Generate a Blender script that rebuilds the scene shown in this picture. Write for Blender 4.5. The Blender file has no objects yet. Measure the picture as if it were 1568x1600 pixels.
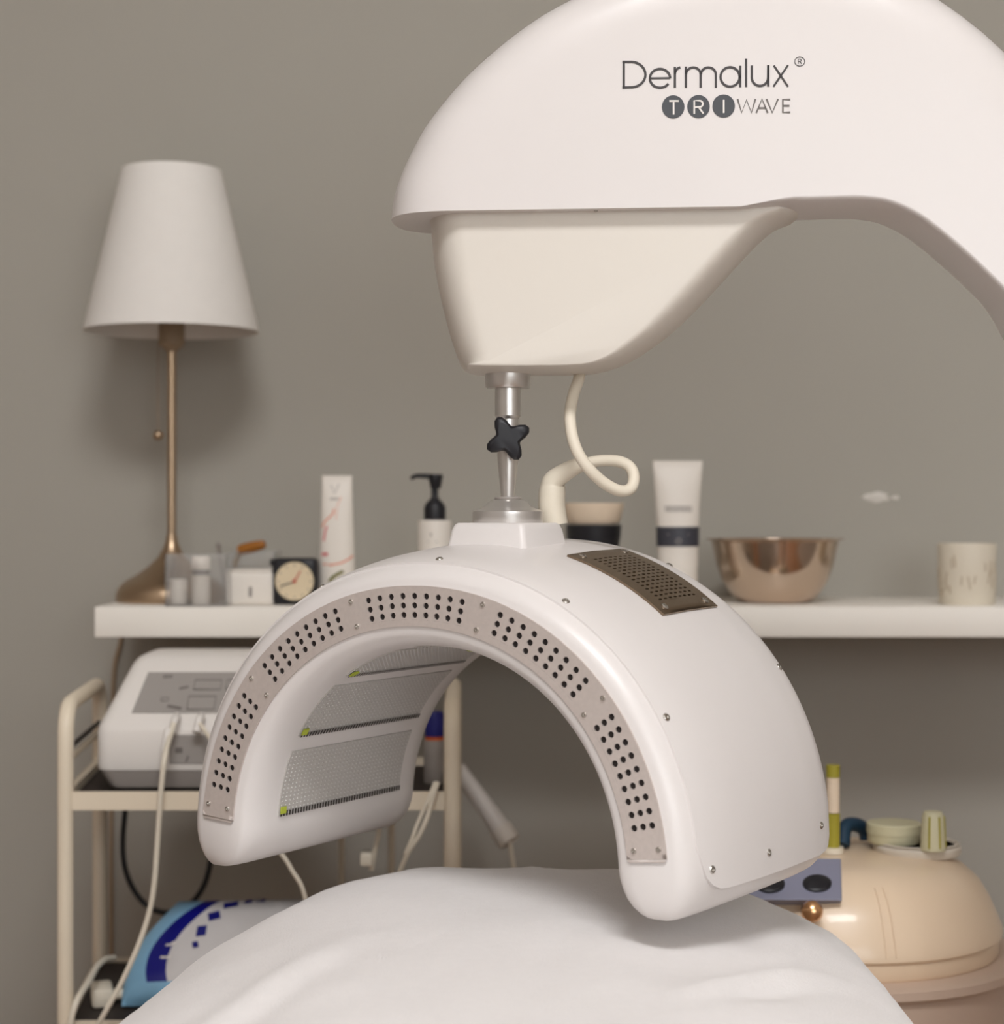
import bpy, bmesh, math, random
from mathutils import Vector, Matrix
random.seed(7)
PI = math.pi
sc = bpy.context.scene
C = sc.collection
EYE = 1.15                      # eye height above the floor

# ------------------------------------------------------------------ camera
cam = bpy.data.cameras.new('camera'); camo = bpy.data.objects.new('camera', cam); C.objects.link(camo)
camo.location = (0, 0, EYE); camo.rotation_euler = (PI/2, 0, 0)
cam.sensor_fit = 'HORIZONTAL'; cam.sensor_width = 36; cam.lens = 36*2900/1568
cam.shift_y = 5/1568
cam.clip_start = .02
cam.dof.use_dof = True; cam.dof.focus_distance = 1.45; cam.dof.aperture_fstop = 6.3
sc.camera = camo

# ------------------------------------------------------------------ world, lights, exposure
w = bpy.data.worlds.new('world'); sc.world = w; w.use_nodes = True
w.node_tree.nodes['Background'].inputs[0].default_value = (.5, .5, .5, 1)
w.node_tree.nodes['Background'].inputs[1].default_value = .15
sc.view_settings.view_transform = 'Standard'; sc.view_settings.look = 'None'
sc.view_settings.gamma = 1; sc.view_settings.use_curve_mapping = False
sc.view_settings.exposure = 0.07
def area(name, loc, size, power, col, rot=(0, 0, 0)):
    l = bpy.data.lights.new(name, 'AREA'); l.shape = 'RECTANGLE'; l.size, l.size_y = size
    l.energy = power; l.color = col
    o = bpy.data.objects.new(name, l); o.location = loc; o.rotation_euler = rot; C.objects.link(o); return o
LAMPS = [(.12, -.75, (1.2, .8), 74)]
for lx, ly, sz, pw in LAMPS:
    area('ceiling_lamp_light', (lx, ly, 3.538), sz, pw, (1, 1.01, 1.035))

area('added_front_fill', (.85, -1.565, 1.6), (1.7, 1.1), 15, (1, 1, 1), (PI/2, 0, PI))  # area light added behind the camera as front fill, not a known window

# ------------------------------------------------------------------ materials
def lin(c):
    c = c/255
    return c/12.92 if c <= .04045 else ((c+.055)/1.055)**2.4
def rgb(r, g, b): return (lin(r), lin(g), lin(b), 1)
MATS = {}
def mat(name, col, rough=.5, metal=0, var=.05, vscale=8, bump=0, bscale=200, trans=0, ior=1.45, emit=0, sheen=0, coat=0):
    if name in MATS: return MATS[name]
    m = bpy.data.materials.new(name); m.use_nodes = True; N = m.node_tree; b = N.nodes['Principled BSDF']
    b.inputs['Roughness'].default_value = rough; b.inputs['Metallic'].default_value = metal
    b.inputs['Transmission Weight'].default_value = trans; b.inputs['IOR'].default_value = ior
    b.inputs['Sheen Weight'].default_value = sheen; b.inputs['Coat Weight'].default_value = coat
    tc = N.nodes.new('ShaderNodeTexCoord')
    n = N.nodes.new('ShaderNodeTexNoise'); n.inputs['Scale'].default_value = vscale; n.inputs['Detail'].default_value = 4
    N.links.new(tc.outputs['Object'], n.inputs['Vector'])
    mx = N.nodes.new('ShaderNodeMix'); mx.data_type = 'RGBA'
    mx.inputs[6].default_value = tuple(c*(1-var) for c in col[:3])+(1,)
    mx.inputs[7].default_value = tuple(min(1, c*(1+var)) for c in col[:3])+(1,)
    N.links.new(n.outputs['Fac'], mx.inputs[0]); N.links.new(mx.outputs[2], b.inputs['Base Color'])
    if bump:
        n2 = N.nodes.new('ShaderNodeTexNoise'); n2.inputs['Scale'].default_value = bscale; n2.inputs['Detail'].default_value = 3
        N.links.new(tc.outputs['Object'], n2.inputs['Vector'])
        bp = N.nodes.new('ShaderNodeBump'); bp.inputs['Strength'].default_value = bump; bp.inputs['Distance'].default_value = .002
        N.links.new(n2.outputs['Fac'], bp.inputs['Height']); N.links.new(bp.outputs['Normal'], b.inputs['Normal'])
    if emit:
        b.inputs['Emission Color'].default_value = col; b.inputs['Emission Strength'].default_value = emit
    MATS[name] = m; return m
M_wall = mat('grey_wall_paint', rgb(166, 161, 151), .75, var=.03, vscale=3, bump=.08, bscale=300)
M_wall2 = mat('pale_wall_paint', rgb(178, 171, 163), .8, var=.03, vscale=3)
M_ceil = mat('ceiling_paint', rgb(235, 230, 222), .9, var=.02)
M_floor = mat('wood_floor', rgb(132, 92, 60), .5, var=.2, vscale=6)
M_white = mat('glossy_white_plastic', rgb(222, 216, 213), .33, var=.01, coat=.03)
M_white2 = mat('satin_white_plastic', rgb(230, 224, 218), .4, var=.01)
M_pod = mat('cream_white_plastic', rgb(220, 213, 203), .42, var=.01)
M_cable = mat('cream_cable', rgb(226, 216, 198), .5, var=.03)
M_steel = mat('brushed_steel', rgb(214, 203, 197), .45, .5, var=.08, vscale=300)
M_chrome = mat('satin_chrome', rgb(216, 212, 208), .32, .82, var=.03)
M_screw = mat('screw_steel', rgb(200, 196, 190), .25, 1, var=.03)
M_holeshade = mat('painted_hole_shade', rgb(30, 22, 20), .8, var=.1)  # painted shade for the vent openings
M_black = mat('black_plastic', rgb(26, 25, 30), .45, var=.1)
M_logo = mat('charcoal_print', rgb(66, 62, 62), .6, var=.02)
M_logo2 = mat('slate_print', rgb(74, 76, 80), .6, var=.02)
M_brass = mat('brushed_bronze_nickel', rgb(182, 158, 132), .33, 1, var=.05)
M_shade = mat('lampshade_cloth', rgb(232, 227, 221), .9, var=.02, vscale=60, bump=.1, bscale=500)
M_shelf = mat('white_shelf_foil', rgb(241, 235, 226), .45, var=.02)
M_clear = mat('clear_plastic', (.97, .965, .955, 1), .10, trans=.93, ior=1.25, var=0)
M_cream = mat('cream_lacquer', rgb(230, 216, 194), .42, var=.06, vscale=14)
M_rubber = mat('dark_mat', rgb(48, 40, 36), .7, var=.1)
M_grey = mat('mid_grey_plastic', rgb(150, 142, 136), .5, var=.03)
M_panel = mat('grey_foil_keypad', rgb(158, 152, 147), .5, var=.04)
M_ink = mat('grey_ink', rgb(112, 106, 102), .6)
M_towel = mat('white_terry_towel', rgb(236, 231, 229), .95, var=.03, vscale=120, bump=.45, bscale=700, sheen=.3)
M_vinyl = mat('cream_vinyl', rgb(214, 204, 190), .5)
M_navy = mat('navy_plastic', rgb(16, 18, 110), .45, var=.05)
M_orange = mat('orange_plastic', rgb(205, 92, 34), .5)
M_beige = mat('beige_plastic', rgb(232, 208, 180), .32, var=.03, coat=.2)
M_beige2 = mat('dusty_beige_plastic', rgb(196, 172, 154), .45, var=.05)
M_bluegrey = mat('blue_grey_panel', rgb(132, 132, 150), .5, var=.04)
M_gold = mat('copper_gold', rgb(226, 176, 130), .25, 1)
M_amber = mat('amber_wood', rgb(158, 98, 30), .4, var=.3, vscale=60)
M_wood = mat('pale_wood', rgb(230, 210, 186), .6, var=.08, vscale=30)
M_print = mat('coral_print', rgb(226, 132, 96), .6)
M_pink = mat('pink_print', rgb(216, 120, 120), .6)
M_green = mat('olive_print', rgb(112, 108, 40), .6)
M_charcoal = mat('charcoal_label', rgb(62, 62, 70), .45, var=.05)
M_paper = mat('soft_white_plastic', rgb(232, 224, 214), .45, var=.015)
M_face = mat('cream_dial', rgb(222, 204, 172), .6, var=.03)
M_red = mat('red_paint', rgb(190, 60, 50), .5)
M_lime = mat('lime_marker', rgb(176, 186, 62), .5)
M_yellow = mat('yellow_green_tube', rgb(164, 154, 52), .4, var=.15, vscale=20)
M_pewter = mat('pewter_cup', rgb(222, 212, 194), .5, var=.05)
M_bowl = mat('polished_steel_bowl', rgb(206, 186, 168), .16, 1, var=.03)
M_teal = mat('teal_strap', rgb(16, 50, 72), .6)
M_cord = mat('tan_cord', rgb(150, 128, 104), .6)
M_palespot = mat('pale_spot', rgb(214, 208, 200), .6)
M_lampglow = mat('lamp_diffuser', (1, .93, .85, 1), .6, emit=2.0)

def led_material():
    m = bpy.data.materials.new('led_board'); m.use_nodes = True; N = m.node_tree; b = N.nodes['Principled BSDF']
    b.inputs['Roughness'].default_value = .4
    tc = N.nodes.new('ShaderNodeTexCoord'); n = N.nodes.new('ShaderNodeTexNoise'); n.inputs['Scale'].default_value = 900
    N.links.new(tc.outputs['Object'], n.inputs['Vector'])
    mx = N.nodes.new('ShaderNodeMix'); mx.data_type = 'RGBA'; mx.inputs[6].default_value = rgb(168, 163, 158); mx.inputs[7].default_value = rgb(206, 201, 196)
    N.links.new(n.outputs['Fac'], mx.inputs[0]); N.links.new(mx.outputs[2], b.inputs['Base Color'])
    return m
M_led = led_material()
M_ledbulb = mat('led_lens', rgb(204, 200, 196), .2, var=.05)

# ------------------------------------------------------------------ mesh helpers
def finish(bm, name, m, loc=(0, 0, 0), smooth=True, ang=38, local=False):
    bmesh.ops.remove_doubles(bm, verts=bm.verts, dist=1e-6)
    bmesh.ops.recalc_face_normals(bm, faces=bm.faces)
    if not local:
        bmesh.ops.translate(bm, verts=bm.verts, vec=-Vector(loc))
    me = bpy.data.meshes.new(name); bm.to_mesh(me); bm.free()
    for mm in (m if isinstance(m, (list, tuple)) else [m]): me.materials.append(mm)
    if smooth:
        me.polygons.foreach_set('use_smooth', [True]*len(me.polygons)); me.set_sharp_from_angle(angle=math.radians(ang))
    return me
ROOT = {}
def thing(name, label, cat, loc, group=None):
    o = bpy.data.objects.new(name, None); o.empty_display_size = .05; o.location = loc; C.objects.link(o)
    o['label'] = label; o['category'] = cat
    if group: o['group'] = group
    ROOT[o.name] = Vector(loc); return o
def part(name, bm, m, parent, label=None, kind=None, ang=38, smooth=True):
    r = parent
    while r.parent: r = r.parent
    me = finish(bm, name, m, ROOT[r.name], smooth, ang)
    o = bpy.data.objects.new(name, me); o.parent = parent; C.objects.link(o)
    if label: o['label'] = label
    if kind: o['kind'] = kind
    return o
def solo(name, bm, m, loc, label=None, cat=None, group=None, kind=None, ang=38):
    me = finish(bm, name, m, loc, True, ang)
    o = bpy.data.objects.new(name, me); o.location = loc; C.objects.link(o); ROOT[o.name] = Vector(loc)
    if label: o['label'] = label; o['category'] = cat
    if group: o['group'] = group
    if kind: o['kind'] = kind
    return o
def BM(): return bmesh.new()
def box(bm, lo, hi, bev=0, seg=2, rot=None, pivot=None):
    g = bmesh.ops.create_cube(bm, size=1); vs = g['verts']
    lo = Vector(lo); hi = Vector(hi); c = (lo+hi)/2; s = hi-lo
    for v in vs: v.co = Vector((v.co.x*s.x, v.co.y*s.y, v.co.z*s.z))+c
    out = vs
    if bev:
        es = list({e for v in vs for e in v.link_edges})
        r = bmesh.ops.bevel(bm, geom=es, offset=bev, segments=seg, profile=.5, affect='EDGES')
        out = list({v for f in r['faces'] for v in f.verts} | {v for v in vs if v.is_valid})
    if rot is not None: bmesh.ops.rotate(bm, verts=out, cent=pivot if pivot else c, matrix=rot)
    return out
def rings(bm, rs, cap0=True, cap1=True, closed=True):
    vv = [[bm.verts.new(p) for p in r] for r in rs]; n = len(rs[0])
    for a, b in zip(vv, vv[1:]):
        for i in range(n if closed else n-1):
            j = (i+1) % n
            try: bm.faces.new((a[i], a[j], b[j], b[i]))
            except ValueError: pass
    if closed:
        if cap0: bm.faces.new(vv[0])
        if cap1: bm.faces.new(vv[-1])
    return vv
def lathe(bm, prof, c=(0, 0, 0), seg=32, axis=None, sx=1, sy=1):
    c = Vector(c); R = Vector((0, 0, 1)).rotation_difference(Vector(axis)).to_matrix() if axis is not None else Matrix.Identity(3)
    vv = []
    for r, z in prof:
        if r < 1e-7: vv.append([bm.verts.new(c+R @ Vector((0, 0, z)))])
        else: vv.append([bm.verts.new(c+R @ Vector((r*sx*math.cos(2*PI*i/seg), r*sy*math.sin(2*PI*i/seg), z))) for i in range(seg)])
    for a, b in zip(vv, vv[1:]):
        for i in range(seg):
            j = (i+1) % seg
            if len(a) == 1 and len(b) == 1: continue
            if len(a) == 1: bm.faces.new((a[0], b[j], b[i]))
            elif len(b) == 1: bm.faces.new((a[i], a[j], b[0]))
            else: bm.faces.new((a[i], a[j], b[j], b[i]))
    if len(vv[0]) > 1: bm.faces.new(vv[0])
    if len(vv[-1]) > 1: bm.faces.new(vv[-1])
def catmull(pts, k=6):
    P = [Vector(p) for p in pts]; P = [2*P[0]-P[1]]+P+[2*P[-1]-P[-2]]; out = []
    for i in range(1, len(P)-2):
        a, b, c, d = P[i-1:i+3]
        for j in range(k):
            t = j/k
            out.append(.5*((2*b)+(c-a)*t+(2*a-5*b+4*c-d)*t*t+(3*b-a-3*c+d)*t**3))
    out.append(P[-2]); return out
def tube(bm, pts, r, seg=10, k=6, smooth=True):
    P = catmull(pts, k) if smooth and len(pts) > 2 else [Vector(p) for p in pts]
    n = len(P); rr = r if callable(r) else (lambda t: r)
    T = [(P[min(i+1, n-1)]-P[max(i-1, 0)]).normalized() for i in range(n)]
    up = Vector((0, 0, 1)) if abs(T[0].z) < .9 else Vector((1, 0, 0))
    N = (up-T[0]*up.dot(T[0])).normalized(); rs = []
    for i in range(n):
        N = (N-T[i]*N.dot(T[i])).normalized(); B = T[i].cross(N); q = rr(i/(n-1))
        rs.append([P[i]+q*(math.cos(2*PI*j/seg)*N+math.sin(2*PI*j/seg)*B) for j in range(seg)])
    rings(bm, rs)
def prism(bm, pts, d):        # closed loop of world points swept by vector d
    d = Vector(d); rings(bm, [[Vector(p) for p in pts], [Vector(p)+d for p in pts]])
def ribbon(bm, pts, wd, fn, h=.0004):   # flat printed stroke: 2D polyline -> band on the surface fn(x, y, lift)
    P = [Vector((p[0], p[1])) for p in pts]; n = len(P); L = []; Rr = []
    for i in range(n):
        a = P[max(i-1, 0)]; b = P[min(i+1, n-1)]
        if (P[0]-P[-1]).length < 1e-6 and i in (0, n-1): a = P[-2]; b = P[1]
        t = (b-a).normalized(); nn = Vector((-t.y, t.x))*wd/2; L.append(P[i]+nn); Rr.append(P[i]-nn)
    rows = []
    for a, b in zip(L, Rr):
        rows.append([fn(a.x, a.y, 0), fn(a.x, a.y, h), fn(b.x, b.y, h), fn(b.x, b.y, 0)])
    rings(bm, rows)
def arc(cx, cy, rx, ry, a0, a1, n=20):
    return [(cx+rx*math.cos(math.radians(a0+(a1-a0)*i/n)), cy+ry*math.sin(math.radians(a0+(a1-a0)*i/n))) for i in range(n+1)]
def at(px, py, d):            # the point at depth d along the sight line of a measured pixel
    return Vector(((px-784)/2900*d, d, EYE-(py-805)/2900*d))

# ================================================================== the setting
YW = 2.47
def slab(name, lo, hi, m):
    bm = BM(); box(bm, lo, hi); return solo(name, bm, m, ((lo[0]+hi[0])/2, (lo[1]+hi[1])/2, lo[2]), kind='structure')
slab('floor', (-1.9, -1.7, -.05), (1.9, YW+.1, 0), M_floor)
slab('ceiling', (-1.9, -1.7, 3.6), (1.9, YW+.1, 3.65), M_ceil)
slab('wall_back', (-1.9, YW, 0), (1.9, YW+.1, 3.6), M_wall)
slab('wall_left', (-1.9, -1.6, 0), (-1.8, YW, 3.6), M_wall2)
slab('wall_right', (1.8, -1.6, 0), (1.9, YW, 3.6), M_wall2)
slab('wall_front', (-1.9, -1.7, 0), (1.9, -1.6, 3.6), M_wall2)
WX0, WX1, WZ0, WZ1 = -.05, 1.72, 1.0, 2.2
def part_s(name, lo, hi, m, par):
    bm = BM(); box(bm, lo, hi, .004); me = finish(bm, name, m, ROOT[par.name]); o = bpy.data.objects.new(name, me); o.parent = par; C.objects.link(o); return o
bm = BM(); box(bm, (WX0, -1.6, WZ0), (WX1, -1.592, WZ1)); wn = solo('added_window_1', bm, mat('glowing_fill_pane', (.9, .95, 1, 1), .2, emit=1.5), (.835, -1.6, WZ0), kind='structure')  # added window, unseen: glowing pane and frame built around the front fill
for lo, hi in (((WX0-.06, -1.6, WZ0-.06), (WX1+.06, -1.57, WZ0)), ((WX0-.06, -1.6, WZ1), (WX1+.06, -1.57, WZ1+.06)), ((WX0-.06, -1.6, WZ0), (WX0, -1.57, WZ1)), ((WX1, -1.6, WZ0), (WX1+.06, -1.57, WZ1)), ((.815, -1.592, WZ0), (.855, -1.57, WZ1))):
    part_s('added_window_frame', lo, hi, M_white2, wn)
slab('baseboard_back', (-1.8, YW-.015, 0), (1.8, YW, .1), M_shelf)
for i, (lx, ly, sz, pw) in enumerate(LAMPS):
    t = thing('ceiling_lamp', ['large flat ceiling lamp over the treatment couch', 'long narrow ceiling lamp above the head of the couch'][i], 'lamp', (lx, ly, 3.54))
    bm = BM(); box(bm, (lx-sz[0]/2-.02, ly-sz[1]/2-.02, 3.55), (lx+sz[0]/2+.02, ly+sz[1]/2+.02, 3.6), .005); part('housing', bm, M_white2, t)
    bm = BM(); box(bm, (lx-sz[0]/2, ly-sz[1]/2, 3.542), (lx+sz[0]/2, ly+sz[1]/2, 3.55)); part('diffuser', bm, M_lampglow, t)

# ================================================================== light therapy machine
mroot = thing('light_therapy_machine', 'large white light therapy machine with arched canopy hanging over the towelled couch', 'machine', (.66, 1.45, 0))
PSI = .09                                   # the arm swings slightly towards the viewer
SH = Vector((.0049, 1.5244))                # shaft axis in plan
AE = Vector((math.cos(PSI), -math.sin(PSI))); AN = Vector((math.sin(PSI), math.cos(PSI)))
def arm(s, wv, z): p = SH+AE*s+AN*wv; return Vector((p.x, p.y, z))
def arm2d(px, py, wv):
    d = Vector(((px-784)/2900, 1)); p0 = SH+AN*wv; t = p0.dot(AN)/d.dot(AN); q = d*t-p0
    return q.dot(AE), EYE-(py-805)/2900*t
HW = .063
ZB = EYE+.2405
up_px = [(609, 345), (613, 310), (624, 275), (640, 240), (662, 200), (690, 163), (722, 126), (760, 90), (812, 48), (870, 11), (960, -30), (1080, -60), (1230, -68), (1370, -45), (1468, 2), (1568, 82), (1640, 175), (1700, 300), (1745, 450), (1775, 620)]
lo_px = [(1240, 320), (1300, 318.5), (1345, 318), (1380, 322), (1410, 333), (1441, 351), (1492, 392), (1535, 432), (1568, 467), (1598, 521), (1620, 580), (1635, 650), (1642, 740)]
upper = [arm2d(x, y, -.02) for x, y in up_px]
lower = [arm2d(x, y, -HW) for x, y in lo_px]
upper[0] = (upper[0][0], ZB)
prof = []                                    # (s, z, R, inset direction)
up_s = [Vector((p[0], p[1])) for p in catmull([(a, b, 0) for a, b in upper], 3)]
lo_s = [Vector((p[0], p[1])) for p in catmull([(a, b, 0) for a, b in lower], 3)]
colx = up_s[-1].x; coli = lo_s[-1].x
up_s += [Vector((colx+.004, .75)), Vector((colx+.004, .4)), Vector((colx+.004, .16))]
lo_s += [Vector((coli, .75)), Vector((coli, .4)), Vector((coli, .16))]
n_up = len(up_s)
for i, p in enumerate(up_s):
    a = up_s[max(i-1, 0)]; b = up_s[min(i+1, n_up-1)]; t = (b-a).normalized()
    nrm = Vector((t.y, -t.x))
    k_ = min(1, i/14); k_ = k_*k_*(3-2*k_)
    nrm = Vector((1, 0)).lerp(nrm, k_).normalized(); R = .06-.010*k_
    prof.append((p, nrm*R))
n_lo = len(lo_s)
for i in range(n_lo-1, -1, -1):
    a = lo_s[max(i-1, 0)]; b = lo_s[min(i+1, n_lo-1)]; t = (b-a).normalized()
    prof.append((lo_s[i], Vector((-t.y, t.x))*.007))
for k in range(1, 8):                        # the straight lower edge back to the tip
    s = lo_s[0].x+(up_s[0].x-lo_s[0].x)*k/8
    prof.append((Vector((s, ZB)), Vector(({5: .004, 6: .016, 7: .036}.get(k, 0), 0))))
def layered(bm, prof, hw, p=2.6, lay=9, zfix=None):
    rs = []
    for k in range(-lay, lay+1):
        x = math.sin(k/lay*PI/2); ins = 1-(1-abs(x)**p)**(1/p)
        row = []
        for q, v in prof:
            wv = x*hw
            if zfix and wv > 0:
                k_ = max(0, min(1, (q.x-.10)/.16)); wv *= 1-.50*k_*k_*(3-2*k_)
            row.append(arm(q.x+v.x*ins, wv, q.y+v.y*ins))
        rs.append(row)
    rings(bm, rs)
bm = BM(); layered(bm, prof, HW, zfix=True)
arm_o = part('arm_housing', bm, M_white, mroot, 'glossy white curved arm cover', ang=50)
def weigh(o):
    m_ = o.modifiers.new('normals', 'WEIGHTED_NORMAL'); m_.weight = 80; m_.keep_sharp = True
weigh(arm_o)
# lower pod
pod_px = [(672, 345), (675, 365), (679, 410), (688, 460), (700, 510), (712, 550), (722, 574), (730, 582), (745, 584), (800, 585), (860, 584.5), (915, 583), (950, 577), (985, 564), (1020, 542), (1055, 515), (1095, 476), (1135, 433), (1170, 395), (1200, 366), (1225, 350), (1255, 341)]
pod2 = [arm2d(x, y, 0) for x, y in pod_px]
pod_s = [Vector((p[0], p[1])) for p in catmull([(a, b, 0) for a, b in pod2], 2)]
pod_s[0].y = ZB+.004; pod_s[-1].y = ZB+.004
pp = []
for i, p in enumerate(pod_s):
    a = pod_s[max(i-1, 0)]; b = pod_s[min(i+1, len(pod_s)-1)]; t = (b-a).normalized()
    nrm = Vector((-t.y, t.x)); nrm.y *= .12
    if i in (0, len(pod_s)-1): nrm = Vector((1 if i == 0 else -1, 0))
    pp.append((p, nrm*.032))
for k in range(1, 6):
    pp.append((Vector((pod_s[-1].x+(pod_s[0].x-pod_s[-1].x)*k/6, ZB+.004)), Vector((0, 0))))
bm = BM(); layered(bm, pp, .050, p=2.0, lay=14)
part('pod_housing', bm, M_pod, mroot, 'cream white lower pod of the arm', ang=60)
bm = BM(); q = arm2d(930, 334, -HW); lathe(bm, [(0, -.0015), (.0016, -.001), (.0016, .001), (0, .001)], arm(q[0], -.054, ZB), 10)
part('screw', bm, M_screw, mroot)
# lettering on the flat near cheek of the arm
def cheek(wm):
    def fn(px, py, h):
        s, z = arm2d(px, py, -HW); return arm(s, -HW-h, z)
    return fn
CK = cheek(0)
def L(x): return 940+x/4.48
def T(y): return 60+y/4.48
bm = BM(); wl = 16.5/4.48
def st(pts, wd=None):
    wd = wd or wl; ribbon(bm, [(L(x), T(y)) for x, y in pts], wd, CK, .0005)
st([(153, 345), (153, 168)]); st([(143, 165), (205, 165)]+arc(205, 254, 100, 89, -85, 85, 18)+[(205, 343), (143, 345)])
st([(332, 280), (478, 278)], 13/4.48); st(arc(407, 280, 71, 66, 0, -325, 30))
st([(511, 345), (511, 200)]); st(arc(553, 252, 42, 48, 180, 265, 8))
st([(588, 345), (588, 198)]); st(arc(640, 252, 51, 48, 180, 360, 14)+[(691, 345)]); st(arc(745, 252, 52, 48, 180, 360, 14)+[(797, 345)])
st(arc(897, 270, 67, 68, 0, 360, 28)); st([(968, 192), (968, 342)]); st([(1009, 142), (1009, 340)])
st([(1049, 190), (1049, 270)]+arc(1106, 275, 57, 58, 180, 0, 14)+[(1164, 190)]); st([(1164, 188), (1164, 338)])
st([(1203, 190), (1302, 338)], 13.5/4.48); st([(1302, 188), (1200, 338)], 13.5/4.48)
part('lettering', bm, M_logo, arm_o, 'dark thin printed brand lettering', ang=30)
bm = BM(); wl = 4.5/4.48
st(arc(1384, 162, 35, 32, 0, 360, 20)); st([(1374, 178), (1374, 145), (1388, 145), (1396, 153), (1388, 162), (1374, 162)]); st([(1386, 162), (1397, 178)])
part('registered_mark', bm, M_logo, arm_o)
bm = BM(); wl = 12.5/4.48
st([(950, 425), (978, 520), (1012, 430), (1046, 520), (1074, 425)]); st([(1080, 522), (1120, 425), (1160, 522)]); st([(1096, 488), (1146, 488)])
st([(1152, 425), (1192, 520), (1232, 425)]); st([(1318, 428), (1266, 428), (1266, 518), (1318, 518)]); st([(1266, 472), (1312, 472)])
part('lettering', bm, M_ink, arm_o, 'grey printed word WAVE')
for cx, cy, ch in ((499, 480, 'T'), (676, 478, 'R'), (852, 474, 'I')):
    bm = BM()
    o1 = [(L(cx+79*math.cos(2*PI*i/32)), T(cy+81*math.sin(2*PI*i/32))) for i in range(32)]
    rings(bm, [[CK(x, y, 0) for x, y in o1], [CK(x, y, .0005) for x, y in o1]])
    d = part('logo_disc', bm, M_logo2, arm_o, 'dark round disc with letter '+ch)
    bm = BM(); wl = 12/4.48; CK0 = CK
    def CK(x, y, h): return CK0(x, y, .0005+h)
    if ch == 'T': st([(cx-28, cy-40), (cx+38, cy-40)]); st([(cx+3, cy-40), (cx+3, cy+55)])
    elif ch == 'R':
        st([(cx-30, cy+52), (cx-30, cy-40), (cx+8, cy-40)]+arc(cx+8, cy-18, 22, 22, -90, 90, 10)+[(cx-26, cy+6)]); st([(cx+2, cy+6), (cx+34, cy+50)])
    else: st([(cx, cy-42), (cx, cy+50)])
    CK = CK0
    part('lettering', bm, M_white2, arm_o, 'white letter '+ch)
# base, castors of the machine (below the frame)
bm = BM(); b0 = arm((colx+coli)/2, 0, .12)
box(bm, (b0.x-.2, b0.y-.22, .09), (b0.x+.2, b0.y+.22, .17), .03, 3); part('base', bm, M_white, mroot)
for sx in (-1, 1):
    for sy in (-1, 1):
        bm = BM(); lathe(bm, [(0, -.018), (.04, -.018), (.045, -.01), (.045, .01), (.04, .018), (0, .018)], (b0.x+sx*.15, b0.y+sy*.17, .045), 20, (1, 0, 0))
        box(bm, (b0.x+sx*.15-.025, b0.y+sy*.17-.02, .06), (b0.x+sx*.15+.025, b0.y+sy*.17+.02, .095), .004)
        part('castor', bm, M_black, mroot)
# joint between pod and canopy
SX, SY = SH.x, SH.y
def zz(py): return EYE-(py-805)/2900*SY
bm = BM(); lathe(bm, [(.0150, zz(575)), (.0185, zz(578)), (.0185, zz(603)), (.0175, zz(606.5)), (.012, zz(607)), (0, zz(607))][::-1], (SX, SY, 0), 32); part('collar', bm, M_chrome, mroot)
bm = BM(); lathe(bm, [(0, zz(656)), (.0085, zz(656)), (.0095, zz(652)), (.0108, zz(650)), (.0108, zz(607)), (0, zz(607))], (SX, SY, 0), 28)
part('neck_tube', bm, M_chrome, mroot)
bm = BM(); lathe(bm, [(0, zz(782)), (.0055, zz(782)), (.0060, zz(770)), (.0088, zz(715)), (.009, zz(655)), (0, zz(652))], (SX, SY, 0), 28); part('tapered_rod', bm, M_chrome, mroot)
bm = BM(); lathe(bm, [(0, zz(818)), (.0285, zz(818)), (.0290, zz(816)), (.0290, zz(799)), (.027, zz(797)), (.019, zz(792)), (.0155, zz(784)), (.012, zz(781)), (.007, zz(779)), (0, zz(779))], (SX, SY, 0), 40); part('flange', bm, M_chrome, mroot)
bm = BM(); lathe(bm, [(.0062, -.0016), (.0105, -.0013), (.0112, 0), (.0105, .0013), (.0062, .0016)], (SX, SY, zz(779)), 28); part('lock_ring', bm, M_grey, mroot)
bm = BM(); kz = zz(687); star = []
for i in range(32):
    a = 2*PI*i/32; lobe = abs(math.cos(2*a)); r = .0102+.0090*lobe**2.2
    star.append((r, a+math.radians(27)))
rs = []
for k, (y, s) in enumerate([(-.030, .78), (-.0285, .93), (-.027, 1), (-.017, 1), (-.0155, .95), (-.015, .8)]):
    rs.append([Vector((SX+r*s*math.cos(a), SY+y, kz+r*s*math.sin(a))) for r, a in star])
rings(bm, rs); lathe(bm, [(0, 0), (.005, 0), (.005, .02), (0, .02)], (SX, SY-.02, kz), 14, (0, 1, 0))
part('star_knob', bm, M_black, mroot, 'black four lobed plastic star knob', ang=45)

# ---- the canopy: a horseshoe arch swept along a superellipse
YAW = .54
U = Vector((math.cos(YAW), -math.sin(YAW), 0)); V = Vector((math.sin(YAW), math.cos(YAW), 0)); C0 = Vector((-.0635, 1.4103, EYE))
AA, NN, ZC, ZBOT = .21, 2.07, -.264, -.287
def cpt(phi, o, v):
    if phi < 0: u, z = -(AA+o), ZC+AA*phi
    elif phi > PI: u, z = AA+o, ZC-AA*(phi-PI)
    else:
        c, s = math.cos(phi), math.sin(phi); r = (abs(c)**NN+abs(s)**NN)**(-1/NN); u, z = -(AA+o)*r*c, ZC+(AA+o)*r*s
    return C0+U*u+V*v+Vector((0, 0, z))
section = [(-.036, 0), (-.026, 0), (.004, 0), (.0095, .0025), (.0143, .008), (.0165, .0125), (.0185, .018), (.022, .032), (.026, .055), (.0295, .09), (.0325, .14), (.0335, .19), (.032, .222), (.027, .240), (.015, .249), (0, .25),
           (-.030, .25), (-.040, .247), (-.046, .238), (-.047, .222), (-.047, .04), (-.0465, .022), (-.044, .010), (-.040, .003)]
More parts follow.
